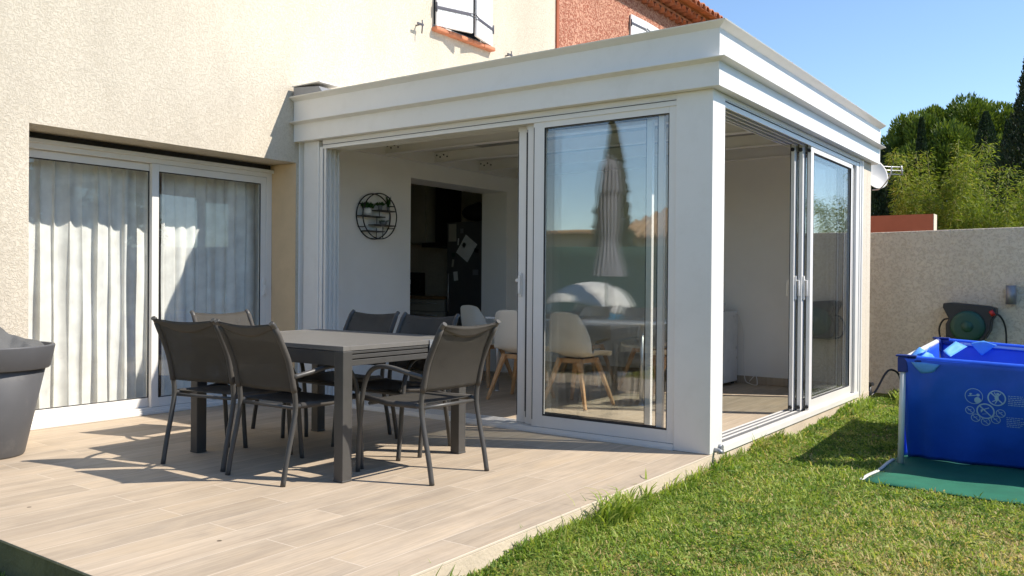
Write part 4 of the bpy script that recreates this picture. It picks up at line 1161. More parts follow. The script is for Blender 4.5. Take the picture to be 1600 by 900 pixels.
# ================================================================== GARDEN WALL AND WHAT HANGS ON IT
GY = 5.36
s = MB()
s.add([(-3.9, GY, -.3), (9, GY, -.3), (9, GY, 1.83), (-3.9, GY, 1.66), (-3.9, GY + .2, -.3), (9, GY + .2, -.3), (9, GY + .2, 1.83), (-3.9, GY + .2, 1.66)],
      [(0, 1, 2, 3), (5, 4, 7, 6), (3, 2, 6, 7), (0, 3, 7, 4), (1, 5, 6, 2), (0, 4, 5, 1)])
gw = s.build('garden_wall', 'gwall', bevel=.012); tag(gw, 'long textured beige grey garden wall behind the lawn', 'wall')
s = MB(); s.box(-3.5, .175, 6.6, 6.8, -.3, 1.995, 0); s.box(.1755, .182, 6.6, 6.8, -.3, 1.995, 1)  # thin pale slab on the right end paints in its sunlit edge
rw = s.build('red_wall', ['redplain', 'cream']); tag(rw, 'low plain brick red wall rising behind the garden wall', 'wall')

hr = thing('hose_reel', 'black and dark green hose reel box mounted on the garden wall', 'hose reel', (.78, GY, .65))
s = MB(); yb = GY
body = [(.53, .905), (.60, .915), (.95, .885), (1.03, .865), (1.035, .80), (.99, .73), (.98, .62), (.93, .53), (.85, .46), (.62, .45), (.56, .50), (.555, .68), (.585, .74), (.525, .86)]
s.prism(body, 'y', yb - .24, yb - .02); s.box(.66, .90, yb - .02, yb - .001, .5, .8)
s.build('reel_housing', 'blackpl', hr, bevel=.012)
s = MB(); s.lathe([(.0001, -.035), (.12, -.035), (.155, -.03), (.168, -.015), (.17, 0)], (.77, yb - .24, .66), 40, axis='y'); s.lathe([(.0001, -.05), (.05, -.05), (.06, -.035)], (.77, yb - .24, .66), 24, axis='y'); s.build('reel_disc', 'greenpl', hr)
s = MB(); s.tube([(.985, yb - .25, .80), (1.02, yb - .25, .82)], .032, 12); s.build('connector', 'redpl', hr)
s = MB(); s.tube(smooth_path([(1.0, yb - .24, .81), (1.07, yb - .22, .78), (1.115, yb - .15, .65), (1.12, yb - .12, .40), (1.10, yb - .10, .0), (1.10, yb - .10, -.14)], 8), .010, 8)
s.tube(smooth_path([(.60, yb - .16, .74), (.52, yb - .14, .72), (.475, yb - .12, .62), (.50, yb - .12, .50), (.58, yb - .12, .46)], 8), .010, 8); s.build('hose', 'blackpl', hr)
wlp = thing('wall_lamp', 'grey cylindrical outdoor lamp on the garden wall above the hose reel', 'lamp', (1.16, GY, 1.0))
s = MB(); s.tube([(1.155, GY - .07, .905), (1.155, GY - .07, 1.105)], .05, 24); s.build('lamp_body', 'grey', wlp)
s = MB(); s.box(1.125, 1.185, GY - .03, GY - .001, .94, 1.07); s.build('mount', 'grey', wlp)
hz = MB()
hz.tube(smooth_path([(-.10, 4.4, -.13), (-.04, 4.6, -.05), (.02, 4.75, .12), (.06, 4.85, .17), (.12, 4.95, .12), (.14, 5.0, -.02), (.12, 5.0, -.14)], 8), .011, 8)
hz.tube([(-.03, 4.25, -.15), (-.03, 4.25, .06)], .035, 10); hz.tube([(-.03, 4.25, .06), (.02, 4.22, .07)], .02, 10)
tag(hz.build('garden_tap_hose', 'blackpl'), 'black loop of hose on a tap at the foot of the white pier', 'hose')

# satellite dish and aerial
sat = thing('satellite_dish', 'round off white satellite dish at the conservatory corner', 'satellite dish', (-.12, 4.9, 2.3))
s = MB()
dc = Vector((-.16, 4.9, 2.315)); ax = Vector((.78, -.55, .30)).normalized(); q_ = ax.to_track_quat('Z', 'Y')
prof = [(.0001, .0), (.08, .006), (.15, .022), (.19, .036), (.205, .044), (.205, .052), (.19, .044), (.08, .012), (.0001, .006)]
vs = []; fs = []; n_ = 32
for (rr, zz) in prof:
    for k in range(n_): vs.append(dc + q_ @ Vector((.80 * rr * math.cos(2 * PI * k / n_), .86 * rr * math.sin(2 * PI * k / n_), zz)))
for i in range(len(prof) - 1):
    for k in range(n_): fs.append((i * n_ + k, i * n_ + (k + 1) % n_, (i + 1) * n_ + (k + 1) % n_, (i + 1) * n_ + k))
s.add(vs, fs, 0, True); s.build('dish', 'dish', sat)
s = MB(); s.tube(smooth_path([dc + Vector((0, 0, -.16)), dc + ax * .13 + Vector((0, 0, -.19)), dc + ax * .27 + Vector((0, 0, -.12)), dc + ax * .30 + Vector((0, 0, -.02))], 6), .008, 8)
s.tube([dc - ax * .01, dc - ax * .12 + Vector((-.05, 0, -.1)), Vector((-.25, 4.9, 2.0)), Vector((-.25, 4.9, 1.0)), Vector((-.25, 4.9, .2)), Vector((-.25, 4.9, -.16))], .018, 8)
s.build('support_arm', 'alu', sat)
aer = thing('aerial', 'metal rod television aerial pointing right beside the satellite dish', 'aerial', (-.1, 4.9, 2.4))
s = MB(); a_ = Vector((-.25, 4.88, 2.40)); d_ = Vector((.80, .58, -.02)).normalized()
for dz, yoff in ((.03, 0), (-.005, .05), (-.05, .02)): s.tube([a_ + Vector((0, yoff, dz)), a_ + d_ * .43 + Vector((0, yoff, dz - .005))], .006, 6)
s.tube([a_ + d_ * .42 + Vector((0, 0, .04)), a_ + d_ * .43 + Vector((0, .02, -.065))], .008, 6)
s.tube([a_ + Vector((0, 0, .06)), a_ + Vector((0, .02, -.30))], .012, 8); s.build('rods', 'alu', aer)

# ================================================================== POOL
pool = thing('frame_pool', 'blue rectangular frame pool for children standing half folded on the lawn', 'pool', (1.7, 2.2, -.15))
PZ = -.15
FL = Vector((.905, 1.2, .585)); FR = Vector((2.75, 1.2, .53)); BL = Vector((.80, 3.2, .605)); BR = Vector((2.75, 3.2, .50))
def rail(a, b, sag=0.0):
    s = MB(); s.tube([a.lerp(b, k / 12) - Vector((0, 0, sag * math.sin(PI * k / 12))) for k in range(13)], .021, 14); return s
rail(FL + Vector((.06, 0, 0)), FR).build('rail', 'tube', pool)
rail(BL + Vector((.06, 0, 0)), BR).build('rail', 'tube', pool)
rail(FL + Vector((0, .06, 0)), BL - Vector((0, .06, 0))).build('rail', 'tube', pool)
rail(FR, BR).build('rail', 'tube', pool)
for P_, off in ((FL, (-.01, 0)), (BL, (-.04, .02)), (FR, (.02, 0)), (BR, (.02, 0))):
    s = MB(); s.tube([(P_.x, P_.y, P_.z), (P_.x + off[0], P_.y + off[1], PZ)], .020, 14); lg = s.build('leg', 'tube', pool)
s = MB(); s.tube([(.86, 2.2, .56), (.72, 2.2, -.15)], .018, 12); s.tube([(.73, 2.0, -.14), (.71, 2.4, -.14)], .018, 10); s.build('leg', 'tube', pool)
def skirt(fn_top, fn_bot, nu, nv, bulge, nrm, mat, name='liner', seed=1):
    rr = random.Random(seed); ph = [rr.uniform(0, 6) for _ in range(4)]
    def f(u, v):
        a = Vector(fn_top(u)); b = Vector(fn_bot(u)); p = a.lerp(b, v)
        k = bulge * math.sin(PI * v) + .013 * math.sin(u * 17 + ph[0] + v * 5) * (.3 + v) + .022 * math.sin(u * 70 + v * 1.5) * math.exp(-u * 13) * (.4 + v) + .005 * math.sin(u * 47 + v * 13 + ph[1] + 2 * math.sin(v * 4)) * v
        return p + Vector(nrm) * k
    return f
s = MB()
lift = Vector((0, 0, .024))
# front face: sleeve over the rail, then down to the ground sloping inward
s.grid(skirt(lambda u: FL.lerp(FR, u) + Vector((0.0, -.026, .012)), lambda u: (FL.lerp(FR, u).x - .015, 1.48, PZ + .015), 60, 24, .03, (0, -1, 0), 'blue', seed=2), 60, 24, 0, True, .003)
s.grid(lambda u, v: FL.lerp(FR, .045 + .955 * u) + Vector((0, -.027 * math.cos(v * PI), .010 + .022 * math.sin(v * PI))), 40, 6, 0, True)
# left side
s.grid(skirt(lambda u: FL.lerp(BL, .04 + .92 * u) + Vector((.01, 0, -.01)), lambda u: (.885 + .02 * u, 1.47 + u * 1.5, PZ + .015), 40, 20, .01, (-1, 0, 0), 'blue', seed=3), 40, 20, 0, True, .003)
# back and right
s.grid(skirt(lambda u: BL.lerp(BR, u) + Vector((0, .026, .0)), lambda u: (BL.lerp(BR, u).x + .08, 2.96, PZ + .015), 40, 16, .06, (0, 1, 0), 'blue', seed=4), 40, 16, 1, True, .003)
s.grid(lambda u, v: BL.lerp(BR, .045 + .955 * u) + Vector((0, -.027 * math.cos(v * PI), .010 + .022 * math.sin(v * PI))), 40, 6, 0, True)
s.grid(skirt(lambda u: FR.lerp(BR, u) + Vector((.02, 0, 0)), lambda u: (2.80, 1.5 + u * 1.45, PZ + .015), 20, 12, .05, (1, 0, 0), 'blue', seed=5), 20, 12, 0, True, .003)
s.add([(.98, 1.5, PZ + .02), (2.8, 1.5, PZ + .02), (2.8, 2.96, PZ + .02), (.88, 2.96, PZ + .02)], [(0, 1, 2, 3)], 1)
s.build('liner', ['blue', 'blueinside'], pool, recalc=False)
for P_, dx, dy in ((FL, 1, 1), (BL, 1, -1)):
    s = MB()
    s.box(P_.x - .032, P_.x + .032, P_.y - .03, P_.y + .03, P_.z - .085, P_.z + .020, 0)
    s.box(P_.x - .045, P_.x + .09, P_.y - .034, P_.y + .034, P_.z + .0205, P_.z + .034, 0)
    s.tube([P_ + Vector((.03, 0, 0)), P_ + Vector((.12 * dx, 0, -.002))], .028, 14, 0); s.tube([P_ + Vector((0, .03 * dy, 0)), P_ + Vector((0, .12 * dy, 0))], .028, 14, 0)
    s.build('corner_bracket', 'bluedark', pool, bevel=.008)
# straps: triangular vinyl flaps folded over the corner and the rail
def flap(pts, m=0, th=.004):
    P4 = [Vector(p) for p in pts]
    def f(u, v):
        a = P4[0].lerp(P4[1], u); b = P4[3].lerp(P4[2], u); p = a.lerp(b, v); return p + Vector((0, -.012 * math.sin(PI * v), .012 * math.sin(PI * u) * math.sin(PI * v * 2)))
    s_ = MB(); s_.grid(f, 10, 10, m, True, th); s_.build('strap', 'lightblue', pool, recalc=False)
flap([(.93, 1.30, .60), (1.02, 1.42, .61), (1.06, 1.30, .68), (1.04, 1.24, .64)])
flap([(.94, 1.26, .61), (.98, 1.34, .665), (1.06, 1.36, .615), (1.10, 1.24, .60)])
flap([(.96, 1.172, .575), (1.14, 1.172, .565), (1.10, 1.19, .515), (1.02, 1.20, .50)])
flap([(.98, 2.30, .58), (1.02, 2.62, .64), (1.10, 2.66, .60), (1.04, 2.24, .54)])
flap([(1.06, 3.14, .60), (1.16, 3.15, .625), (1.26, 3.15, .595), (1.15, 3.12, .50)])
# warning pictograms on the front
s = MB(); py_ = 1.0935
def surf(x, z):
    """a point on the front face of the liner"""
    u = (x - FL.x) / (FR.x - FL.x); zt = FL.z + (FR.z - FL.z) * u + .012; v = (zt - z) / (zt - (PZ + .015))
    yt = 1.174; yb2 = 1.48
    return yt + (yb2 - yt) * v - .03 * math.sin(PI * v) - .012
def stroke(p, q, w_):
    n = 6
    for k in range(n):
        a = (p[0] + (q[0] - p[0]) * k / n, p[1] + (q[1] - p[1]) * k / n); b = (p[0] + (q[0] - p[0]) * (k + 1) / n, p[1] + (q[1] - p[1]) * (k + 1) / n)
        dx, dz = b[0] - a[0], b[1] - a[1]; L = math.hypot(dx, dz) + 1e-9; nx, nz = -dz / L * w_ / 2, dx / L * w_ / 2
        vs = [(a[0] + nx, a[1] + nz), (a[0] - nx, a[1] - nz), (b[0] - nx, b[1] - nz), (b[0] + nx, b[1] + nz)]
        s.add([(x, surf(x, z) - .006, z) for x, z in vs], [(0, 1, 2, 3)])
def circ(cx, cz, r_, w_):
    n = 28
    for k in range(n):
        a, b = 2 * PI * k / n, 2 * PI * (k + 1) / n
        vs = [(cx + (r_ + o) * math.cos(t_), cz + (r_ + o) * math.sin(t_)) for t_, o in ((a, w_ / 2), (a, -w_ / 2), (b, -w_ / 2), (b, w_ / 2))]
        s.add([(x, surf(x, z) - .006, z) for x, z in vs], [(0, 1, 2, 3)])
def blob(cx, cz, r_, rz_=None):
    rz_ = rz_ or r_; n = 14
    vs = [(cx + r_ * math.cos(2 * PI * k / n), cz + rz_ * math.sin(2 * PI * k / n)) for k in range(n)]
    s.add([(x, surf(x, z) - .006, z) for x, z in vs], [tuple(range(n))])
CX, CZ = 1.372, .335
circ(CX - .035, CZ + .03, .052, .004); circ(CX + .098, CZ + .028, .050, .008); circ(CX + .030, CZ - .068, .050, .009)
stroke((CX + .065, CZ + .063), (CX + .131, CZ - .007), .008); stroke((CX - .003, CZ - .033), (CX + .063, CZ - .103), .008)
# adult watching child in water
blob(CX - .010, CZ + .040, .010); blob(CX - .014, CZ + .004, .020, .022); blob(CX - .055, CZ + .045, .006); stroke((CX - .070, CZ + .030), (CX - .02, CZ + .038), .005); stroke((CX - .060, CZ + .034), (CX - .045, CZ + .048), .005)
# jumping figure
blob(CX + .105, CZ + .056, .009); blob(CX + .098, CZ + .028, .012, .020)
for (a, b, c, d) in ((.098, .038, .085, .066), (.104, .038, .124, .062), (.094, .014, .072, .002), (.100, .012, .088, -.010)): stroke((CX + a, CZ + b), (CX + c, CZ + d), .006)
# diving figure
blob(CX + .008, CZ - .064, .007); stroke((CX + .012, CZ - .060), (CX + .052, CZ - .043), .006); stroke((CX + .012, CZ - .066), (CX + .002, CZ - .078), .005); stroke((CX + .01, CZ - .09), (CX + .035, CZ - .086), .003)
for (a, b) in ((-.062, -.070), (-.030, -.120), (.028, -.142), (.088, -.122), (.118, -.075)):
    circ(CX + a, CZ + b, .026, .0045); stroke((CX + a - .017, CZ + b + .017), (CX + a + .017, CZ + b - .017), .004)
    stroke((CX + a - .012, CZ + b), (CX + a + .010, CZ + b + .008), .004); stroke((CX + a - .002, CZ + b + .004), (CX + a + .006, CZ + b - .010), .003)
rr_ = random.Random(3)
for row in range(6):
    for base_x, base_z in ((CX + .163, CZ + .048), (CX + .150, CZ - .100)):
        x = base_x; end = base_x + rr_.uniform(.07, .10)
        while x < end:
            l = rr_.uniform(.006, .018); stroke((x, base_z - row * .0125), (x + l, base_z - row * .0125 - .0003), .0042); x += l + .004
s.build('printed_pictograms', 'print', pool, recalc=False)

# ground sheet under the pool
def matf(u, v):
    x = .865 + u * 2.6; yn = .52 - .05 * math.sin(u * 4 + .3) + .22 * max(0, u - .28) ** 1.0 * .9; y = yn + (3.3 - yn) * v
    e = max(0, 1 - u * 2.6 / .05)
    return (x + .02 * math.sin(v * 9) * (u < .02) + (-.06 * (1 - v) if u < .01 else 0), y, -.143 + (1 - math.exp(-v * 25)) * (.006 + .006 * math.sin(u * 23 + v * 6) + .007 * math.sin(u * 13 + 1 - v * 14) * math.exp(-v * 6) + .004 * math.sin(v * 37 + u * 11)))
s = MB(); s.grid(matf, 90, 60, 0, True, .004)
s.tube([Vector(matf(0, v)) + Vector((-.006, 0, .004)) for v in [k / 40 * .28 for k in range(41)]], .013, 8, 1, flat=.6)
tag(s.build('ground_sheet', ['mat', 'matedge'], recalc=False), 'green ground sheet with white edge spread on the grass under the pool', 'ground sheet')

# ================================================================== VEGETATION
def crown_clumps(centers, radii, nper, ll, lw, tonefn, mat, parent, up=.5, name='crown'):
    P = []; D = []; T = []
    for c, r_ in zip(centers, radii):
        n = nper; d = unit(n)
        rad = r_[None, :] if hasattr(r_, 'shape') else np.array([[r_, r_, r_]])
        q = rng.uniform(.55, 1.0, (n, 1)) ** .6
        P.append(np.array(c)[None, :] + d * rad * q); dd = d * 1.0 + unit(n) * .6; dd[:, 2] += up; D.append(dd)
        T.append(tonefn(n) + rng.normal(0, .08))
    P = np.concatenate(P); D = np.concatenate(D); T = np.concatenate(T)
    n = len(P)
    return leaf_mesh(name, P, D, rng.uniform(ll * .6, ll * 1.2, n), rng.uniform(lw * .7, lw * 1.3, n), T, mat, parent)

def trunk(parent, base, top, r0, r1, limbs=5, seed=0, mat='bark'):
    rr = random.Random(seed); s = MB(); b = Vector(base); t_ = Vector(top)
    pts = [b.lerp(t_, k / 6) + Vector((rr.uniform(-.05, .05) * r0 * 6, rr.uniform(-.05, .05) * r0 * 6, 0)) for k in range(7)]
    s.tube(pts, [r0 + (r1 - r0) * k / 6 for k in range(7)], 10)
    for i in range(limbs):
        k = rr.randint(3, 6); a = rr.uniform(0, 2 * PI); L = (t_ - b).length * rr.uniform(.25, .45)
        e = pts[k] + Vector((math.cos(a) * L, math.sin(a) * L, L * .6)); s.tube([pts[k], pts[k].lerp(e, .5) + Vector((0, 0, -.05 * L)), e], [r1 * .9, r1 * .6, r1 * .25], 7)
    s.build('trunk', mat, parent)

# big stone pine
pp_ = Vector((-4.30, 39.7, -.15))
pine = thing('stone_pine', 'wide rounded green stone pine rising behind the bushes', 'pine tree', pp_)
trunk(pine, pp_, pp_ + Vector((0, 0, 6.2)), .30, .16, 9, 4)
cc = []; rr0 = []
for i in range(260):
    d = unit(1)[0]; d[2] = abs(d[2]) if rng.uniform() < .8 else d[2] * .6
    q = rng.uniform(.72, 1.0)
    c = np.array(pp_) + np.array([0, 0, 5.2]) + d * np.array([3.95, 3.95, 4.3]) * q
    cc.append(c); rr0.append(rng.uniform(.42, .80))
crown_clumps(cc, rr0, 620, .25, .065, lambda n: rng.beta(2.2, 2.3, n) * .95, 'pine', pine, up=1.1)

def cypress(pos, h, w_, label, n=9000, seed=0, tonelift=0.0, ll=.24, lw=.07):
    t = thing('cypress', label, 'cypress tree', pos, group='dark columnar cypresses')
    p0 = Vector(pos)
    trunk(t, p0, p0 + Vector((0, 0, h * .9)), .10, .02, 0, seed)
    z = rng.uniform(0, 1, n) ** .85; a = rng.uniform(0, 2 * PI, n)
    prof = np.minimum(1, (z + .05) * 5) * (1 - z) ** .75 * 1.25
    lump = 1 + .13 * np.sin(a * 5 + z * 20 + seed) + .10 * np.sin(a * 9 - z * 47 + seed * 2) + .07 * np.sin(z * 90 + a * 3)
    rad = w_ * prof * lump * rng.uniform(.72, 1.03, n) + .03
    P = np.stack([pos[0] + rad * np.cos(a), pos[1] + rad * np.sin(a), pos[2] + .1 + z * h], 1)
    D = np.stack([np.cos(a) * .35, np.sin(a) * .35, np.full(n, 1.0)], 1) + unit(n) * .35
    leaf_mesh('crown', P, D, rng.uniform(ll * .6, ll, n) * (1.15 - .75 * z), lw * (1.1 - .6 * z), rng.beta(2, 2.5, n) + tonelift, 'cypress', t)
cypress((-3.78, 27.6, -.15), 7.0, .40, 'slim dark cypress rising in front of the pine, left of its middle', seed=1)
cypress((-1.93, 28.8, -.15), 7.2, 1.0, 'broad dark cypress in front of the right half of the pine', seed=2, n=12000)
cypress((-1.30, 29.2, -.15), 6.9, .45, 'dark cypress just right of the broad one before the pine', seed=3)
cypress((.20, 21.3, -.15), 8.0, 1.10, 'tallest dark cypress cut by the right edge of the photo', seed=4, n=22000, ll=.22, lw=.06)
cypress((-4.75, 26.8, -.15), 6.0, 1.1, 'dark cypress hidden partly by the conservatory roof corner', seed=5, n=12000)
cypress((-3.05, 28.0, -.15), 4.7, .70, 'low dark cypress behind the pale yellow green bushes', seed=6)
cypress((-5.4, 27.5, -.15), 5.6, 1.1, 'dark cypress directly behind the satellite dish', seed=7)
# dark screen of shrubs between
def bush(pos, rx, ry, h, label, mat='broad', n=60, per=260, ll=.16, lw=.08, name='shrub', cat='shrub', group=None, tone=None):
    t = thing(name, label, cat, pos, group=group)
    trunk(t, Vector(pos), Vector(pos) + Vector((0, 0, h * .7)), .07, .03, 5, int(pos[0] * 10) % 97)
    cc = []; r2 = []
    for i in range(n):
        d = unit(1)[0]; q = rng.uniform(.5, .95)
        cc.append(np.array(pos) + np.array([d[0] * rx * q, d[1] * ry * q, h * .55 + d[2] * h * .42 * q])); r2.append(rng.uniform(.14, .30) * min(rx, h * .5))
    crown_clumps(cc, r2, per, ll, lw, tone or (lambda n: rng.beta(2, 2, n)), mat, t, up=.2)
bush((-4.6, 31, -.15), 1.8, 1.2, 4.6, 'dark evergreen shrub filling the gap under the pine, left', 'cypress', ll=.26, lw=.1, group='dark shrubs under the pine')
bush((-2.6, 32, -.15), 1.8, 1.2, 4.4, 'dark evergreen shrub filling the gap under the pine, right', 'cypress', ll=.26, lw=.1, group='dark shrubs under the pine')

def bamboo(pos, rad, h, label, seed, ncane=34, nleaf=20000, lean=.3):
    t = thing('bamboo_clump', label, 'bamboo', pos, group='yellow green bamboo behind the garden wall')
    rr = random.Random(seed); s = MB(); P = []; D = []
    for i in range(ncane):
        a = rr.uniform(0, 2 * PI); q = rr.uniform(0, 1) ** .5 * rad * .55; b = Vector((pos[0] + q * math.cos(a), pos[1] + q * math.sin(a), pos[2]))
        hh = h * rr.uniform(.62, 1.04); ln = rr.uniform(.1, 1) * lean; a2 = a + rr.uniform(-.8, .8)
        pts = []
        for k in range(9):
            f = k / 8; pts.append(b + Vector((math.cos(a2) * ln * hh * f ** 2.2, math.sin(a2) * ln * hh * f ** 2.2, hh * (f - .12 * ln * f ** 3))))
        s.tube(pts, [.007 * (1 - .8 * k / 8) for k in range(9)], 5)
        m_ = nleaf // ncane
        f = rng.uniform(.22, 1.0, m_) ** .8; idx = np.clip((f * 8).astype(int), 0, 7); fr_ = (f * 8 - idx)[:, None]
        A = np.array([tuple(p) for p in pts]); base = A[idx] * (1 - fr_) + A[idx + 1] * fr_
        # little side twigs
        tw = unit(m_); tw[:, 2] = tw[:, 2] * .5 + .15; wdt = (rng.uniform(0, .34, m_) * (1.1 - .75 * f))[:, None]
        P.append(base + tw * wdt); dd = tw * .9 + unit(m_) * .5; dd[:, 2] -= .35; D.append(dd)
    s.build('canes', 'cane', t)
    P = np.concatenate(P); D = np.concatenate(D); n = len(P)
    leaf_mesh('foliage', P, D, rng.uniform(.045, .10, n), rng.uniform(.008, .016, n), np.clip(rng.normal(.58, .24, n), 0, 1), 'bamboo', t, .15)
bamboo((-.22, 9.3, -.15), .62, 3.35, 'feathery yellow green bamboo clump left, next to the red wall', 11, 40, 34000, .16)
bamboo((.45, 9.9, -.15), .85, 3.20, 'dense yellow green bamboo clump in the middle above the garden wall', 12, 46, 34000)
bamboo((1.35, 10.2, -.15), .85, 2.85, 'yellow green bamboo clump at the right edge of the photo', 13, 42, 28000)
bamboo((.12, 9.4, -.15), .6, 2.5, 'lower yellow green bamboo filling between the two tall clumps', 14, 30, 22000, .15)

# tall weed tufts along the terrace edge
def tuft(c, n, h, label, spread=.1, group='weed tufts along the terrace edge'):
    s = MB(); rr = random.Random(int(c[1] * 100))
    for i in range(n):
        b = Vector((c[0] + abs(rr.uniform(0, spread * .5)), c[1] + rr.triangular(-1, 1, 0) * spread * 1.5, -.12)); a = rr.uniform(0, 2 * PI); hh = h * rr.uniform(.45, 1.0); ln = rr.uniform(.2, .9) * hh; w_ = rr.uniform(.003, .009)
        sd_ = Vector((-math.sin(a), math.cos(a), 0)); vs = []
        for k in range(5):
            f = k / 4; p = b + Vector((math.cos(a) * ln * f ** 1.6, math.sin(a) * ln * f ** 1.6, hh * (f - .35 * f ** 3))); ww = w_ * (1 - f ** 2) + .0004
            vs += [p - sd_ * ww, p + sd_ * ww]
        s.add(vs, [(2 * k, 2 * k + 1, 2 * k + 3, 2 * k + 2) for k in range(4)], 0, True)
    o = s.build('weed_tuft', 'grass', recalc=False)
    at = o.data.attributes.new('tone', 'FLOAT', 'FACE'); vals = np.repeat(rng.uniform(.35, .80, n), 4).astype(np.float32); at.data.foreach_set('value', vals)
    tag(o, label, 'weeds', group)
tuft((.035, -1.36, 0), 210, .25, 'largest bushy tuft of long grass leaning on the terrace edge', .15)
tuft((.02, -.93, 0), 9, .27, 'few single long grass blades standing tall by the terrace edge', .02)
tuft((.02, -.62, 0), 26, .15, 'small grass tuft between the long blades and the corner post', .05)
tuft((.02, -2.05, 0), 30, .13, 'low grass tuft at the terrace edge nearest the camera', .10)
tuft((.05, .12, 0), 16, .12, 'small grass tuft at the foot of the corner post', .04)
tuft((.05, 1.4, 0), 40, .12, 'short weeds below the middle of the side threshold', .18)
tuft((.05, 3.4, 0), 90, .22, 'tall grass grown below the far end of the side threshold', .22)
tuft((.2, 4.5, 0), 120, .22, 'tall shaded grass in the corner by the garden wall', .25)

# ================================================================== WHAT THE GLASS REFLECTS (garden behind the camera)
def mesh_fence(a, b, h, label):
    a = Vector(a); b = Vector(b); L = (b - a).length; t = thing('mesh_fence', label, 'fence', a, group='garden fences covered with green mesh')
    d = (b - a) / L; nrm = Vector((-d.y, d.x, 0)); n = int(L / 2)
    for k in range(n + 1):
        p = a + d * (L * k / n); s = MB(); s.tube([p + Vector((0, 0, -.2)), p + Vector((0, 0, h + .04))], .025, 8); s.build('post', 'greenpl', t)
    def f(u, v): p = a + d * (L * u) + Vector((0, 0, h * v - .02)); return p + nrm * (.03 + .012 * math.sin(u * L * 3.1) * math.sin(v * 5))
    s = MB(); s.grid(f, int(L * 4), 10, 0, True, .004); s.build('screening', 'meshfence', t, recalc=False)
mesh_fence((-14, -8.3, -.15), (7.5, -8.3, -.15), 1.92, 'long green mesh fence closing the garden behind the camera')
mesh_fence((7.5, -8.25, -.15), (7.5, 5.3, -.15), 1.85, 'green mesh fence along the right side of the garden')
par = thing('closed_parasol', 'closed pale grey garden parasol standing beyond the terrace', 'parasol', (-3.40, -4.60, -.15))
pz = Vector((-3.40, -4.60, 0))
s = MB(); s.tube([pz + Vector((0, 0, -.15)), pz + Vector((0, 0, 2.78))], .022, 12); s.build('pole', 'grey', par)
s = MB(); s.lathe([(.0001, -.15), (.26, -.15), (.26, -.09), (.05, -.07), (.05, .1)], pz, 28); s.build('base', 'grey', par)
def pfold(u, v):
    a = u * 2 * PI; z = 1.18 + v * 1.54; ks = [(0, .185), (.12, .150), (.28, .100), (.33, .088), (.40, .105), (.55, .118), (.70, .112), (.705, .145), (.74, .135), (.96, .098), (1, .03)]
    for (p, q), (p2, q2) in zip(ks[:-1], ks[1:]):
        if v <= p2: r0 = q + (q2 - q) * (v - p) / (p2 - p); break
    r1 = r0 * (1 + .16 * math.sin(a * 16)); return (pz.x + r1 * math.cos(a), pz.y + r1 * math.sin(a), z)
s = MB(); s.grid(pfold, 96, 40, 0, True); s.build('folded_canopy', 'parasolcloth', par, recalc=False)
# daybed with white arched hood
db = thing('canopy_daybed', 'round garden daybed with white arched hood and turquoise cushions', 'daybed', (-4.15, -5.6, -.15))
s = MB(); s.lathe([(.0001, -.10), (.80, -.10), (.85, .05), (.85, .22), (.80, .25), (.0001, .25)], (-4.15, -5.6, 0), 40); s.build('wicker_base', 'wicker', db)
def hoodf(u, v):
    a = PI * (.0 + u); e = R(42 + 46 * v) ; x = -4.15 + .72 * math.cos(a); 
    return (x, -5.6 + .15 + .90 * math.sin(a) * math.cos(e * .98), .25 + .86 * math.sin(a) ** .5 * math.sin(e))
s = MB(); s.grid(hoodf, 36, 12, 0, True, .012); s.build('hood', 'hood', db, recalc=False)
s = MB(); s.lathe([(.0001, .34), (.74, .34), (.78, .31), (.78, .26), (.0001, .26)], (-4.15, -5.6, 0), 40); s.build('cushion', 'turquoise', db)
s = MB(); s.grid(lambda u, v: (-4.0 + .26 * math.sin(v * PI) ** .5 * math.cos(u * 2 * PI), -6.05 + .09 * math.sin(v * PI) * math.sin(u * 2 * PI), .55 - .2 * math.cos(v * PI)), 24, 10); s.build('pillow', 'turquoise', db)

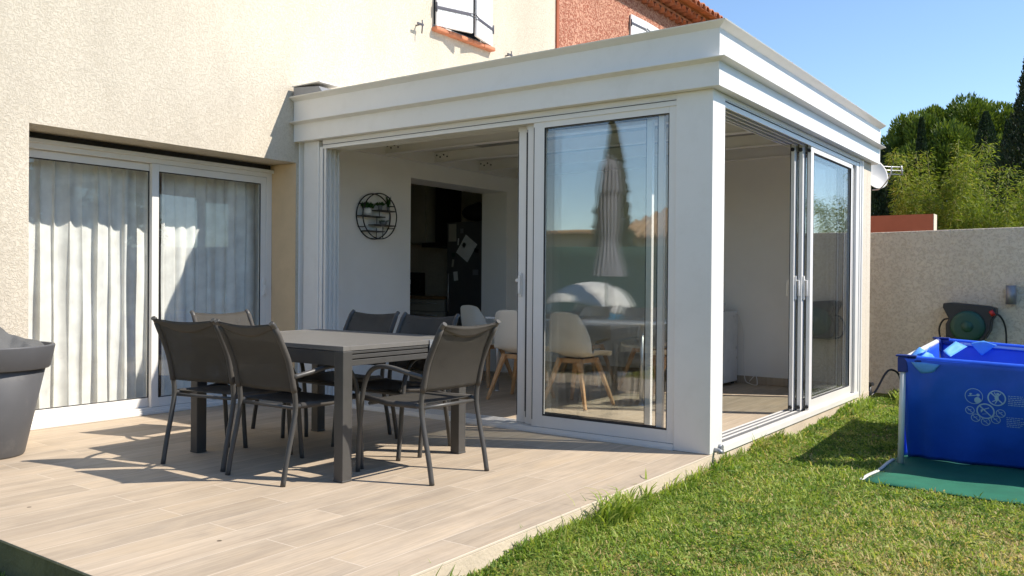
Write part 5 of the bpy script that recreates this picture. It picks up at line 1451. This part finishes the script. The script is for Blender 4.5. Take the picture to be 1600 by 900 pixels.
cypress((-7.68, -12.4, -.15), 4.95, .46, 'tall cypress beyond the rear fence mirrored in the door glass', n=16000, seed=9, tonelift=.35, ll=.16, lw=.05)
def villa(x0, x1, y0, y1, h, hr, label):
    t = thing('villa', label, 'house', ((x0 + x1) / 2, (y0 + y1) / 2, -.15))
    s = MB(); s.box(x0, x1, y0, y1, -.3, h); s.build('wall', 'farhouse', t)
    s = MB(); cx, cy = (x0 + x1) / 2, (y0 + y1) / 2; o = .4; dx = (y1 - y0) / 2
    vs = [(x0 - o, y0 - o, h), (x1 + o, y0 - o, h), (x1 + o, y1 + o, h), (x0 - o, y1 + o, h), (x0 + dx, cy, h + hr), (x1 - dx, cy, h + hr)]
    s.add(vs, [(0, 1, 5, 4), (1, 2, 5), (2, 3, 4, 5), (3, 0, 4), (0, 3, 2, 1)])
    # tile ridges on the slope facing the garden
    n = int((x1 - x0 + .8) / .22)
    for k in range(n):
        x = x0 - o + .11 + k * .22; yt = y1 + o; run = dx + o
        lim = min(1.0, (x - x0 + o) / run, (x1 + o - x) / run); 
        if lim > .05: s.tube([(x, yt, h + .02), (x, yt - run * lim, h + .02 + (hr) * lim)], .08, 6, 0)
    s.build('tiled_roof', 'tantiles', t, recalc=False)
    for xx in (x0 + 1.2, (x0 + x1) / 2 + .8):
        s = MB(); s.box(xx, xx + 1.0, y1 + .001, y1 + .03, .9, 2.0, 0); s.build('window', 'black', t)
villa(-10.6, -1.5, -23.5, -17.5, 2.45, 1.9, 'villa with hipped clay tile roof beyond the rear fence')
villa(-22, -11.4, -24, -18.0, 2.65, .22, 'low pale villa with nearly flat tiled roof beyond the rear fence')
def tree(pos, h, rx, label, tone=None):
    bush(pos, rx, rx, h, label, 'broad', 70, 230, .15, .08, 'garden_tree', 'tree', 'leafy trees beyond the fences', tone)
tree((-10.8, -11.2, -.15), 3.0, 1.1, 'leafy tree beyond the rear fence, left in the glass reflection')
for i, (x, y, h, rx) in enumerate(((13.0, -6.0, 4.8, 2.2), (13.5, -1.5, 5.4, 2.4), (14.5, 3.0, 4.6, 2.1), (15.0, 8.0, 5.6, 2.4))):
    tree((x, y, -.15), h, rx, ['rounded tree beyond the right fence, the nearest to the rear', 'taller rounded tree beyond the right fence, second from the rear', 'rounded tree beyond the right fence, third from the rear', 'largest rounded tree beyond the right fence, past the garden wall'][i])

for o in list(bpy.data.objects):
    if o.get('_local') is not None: del o['_local']
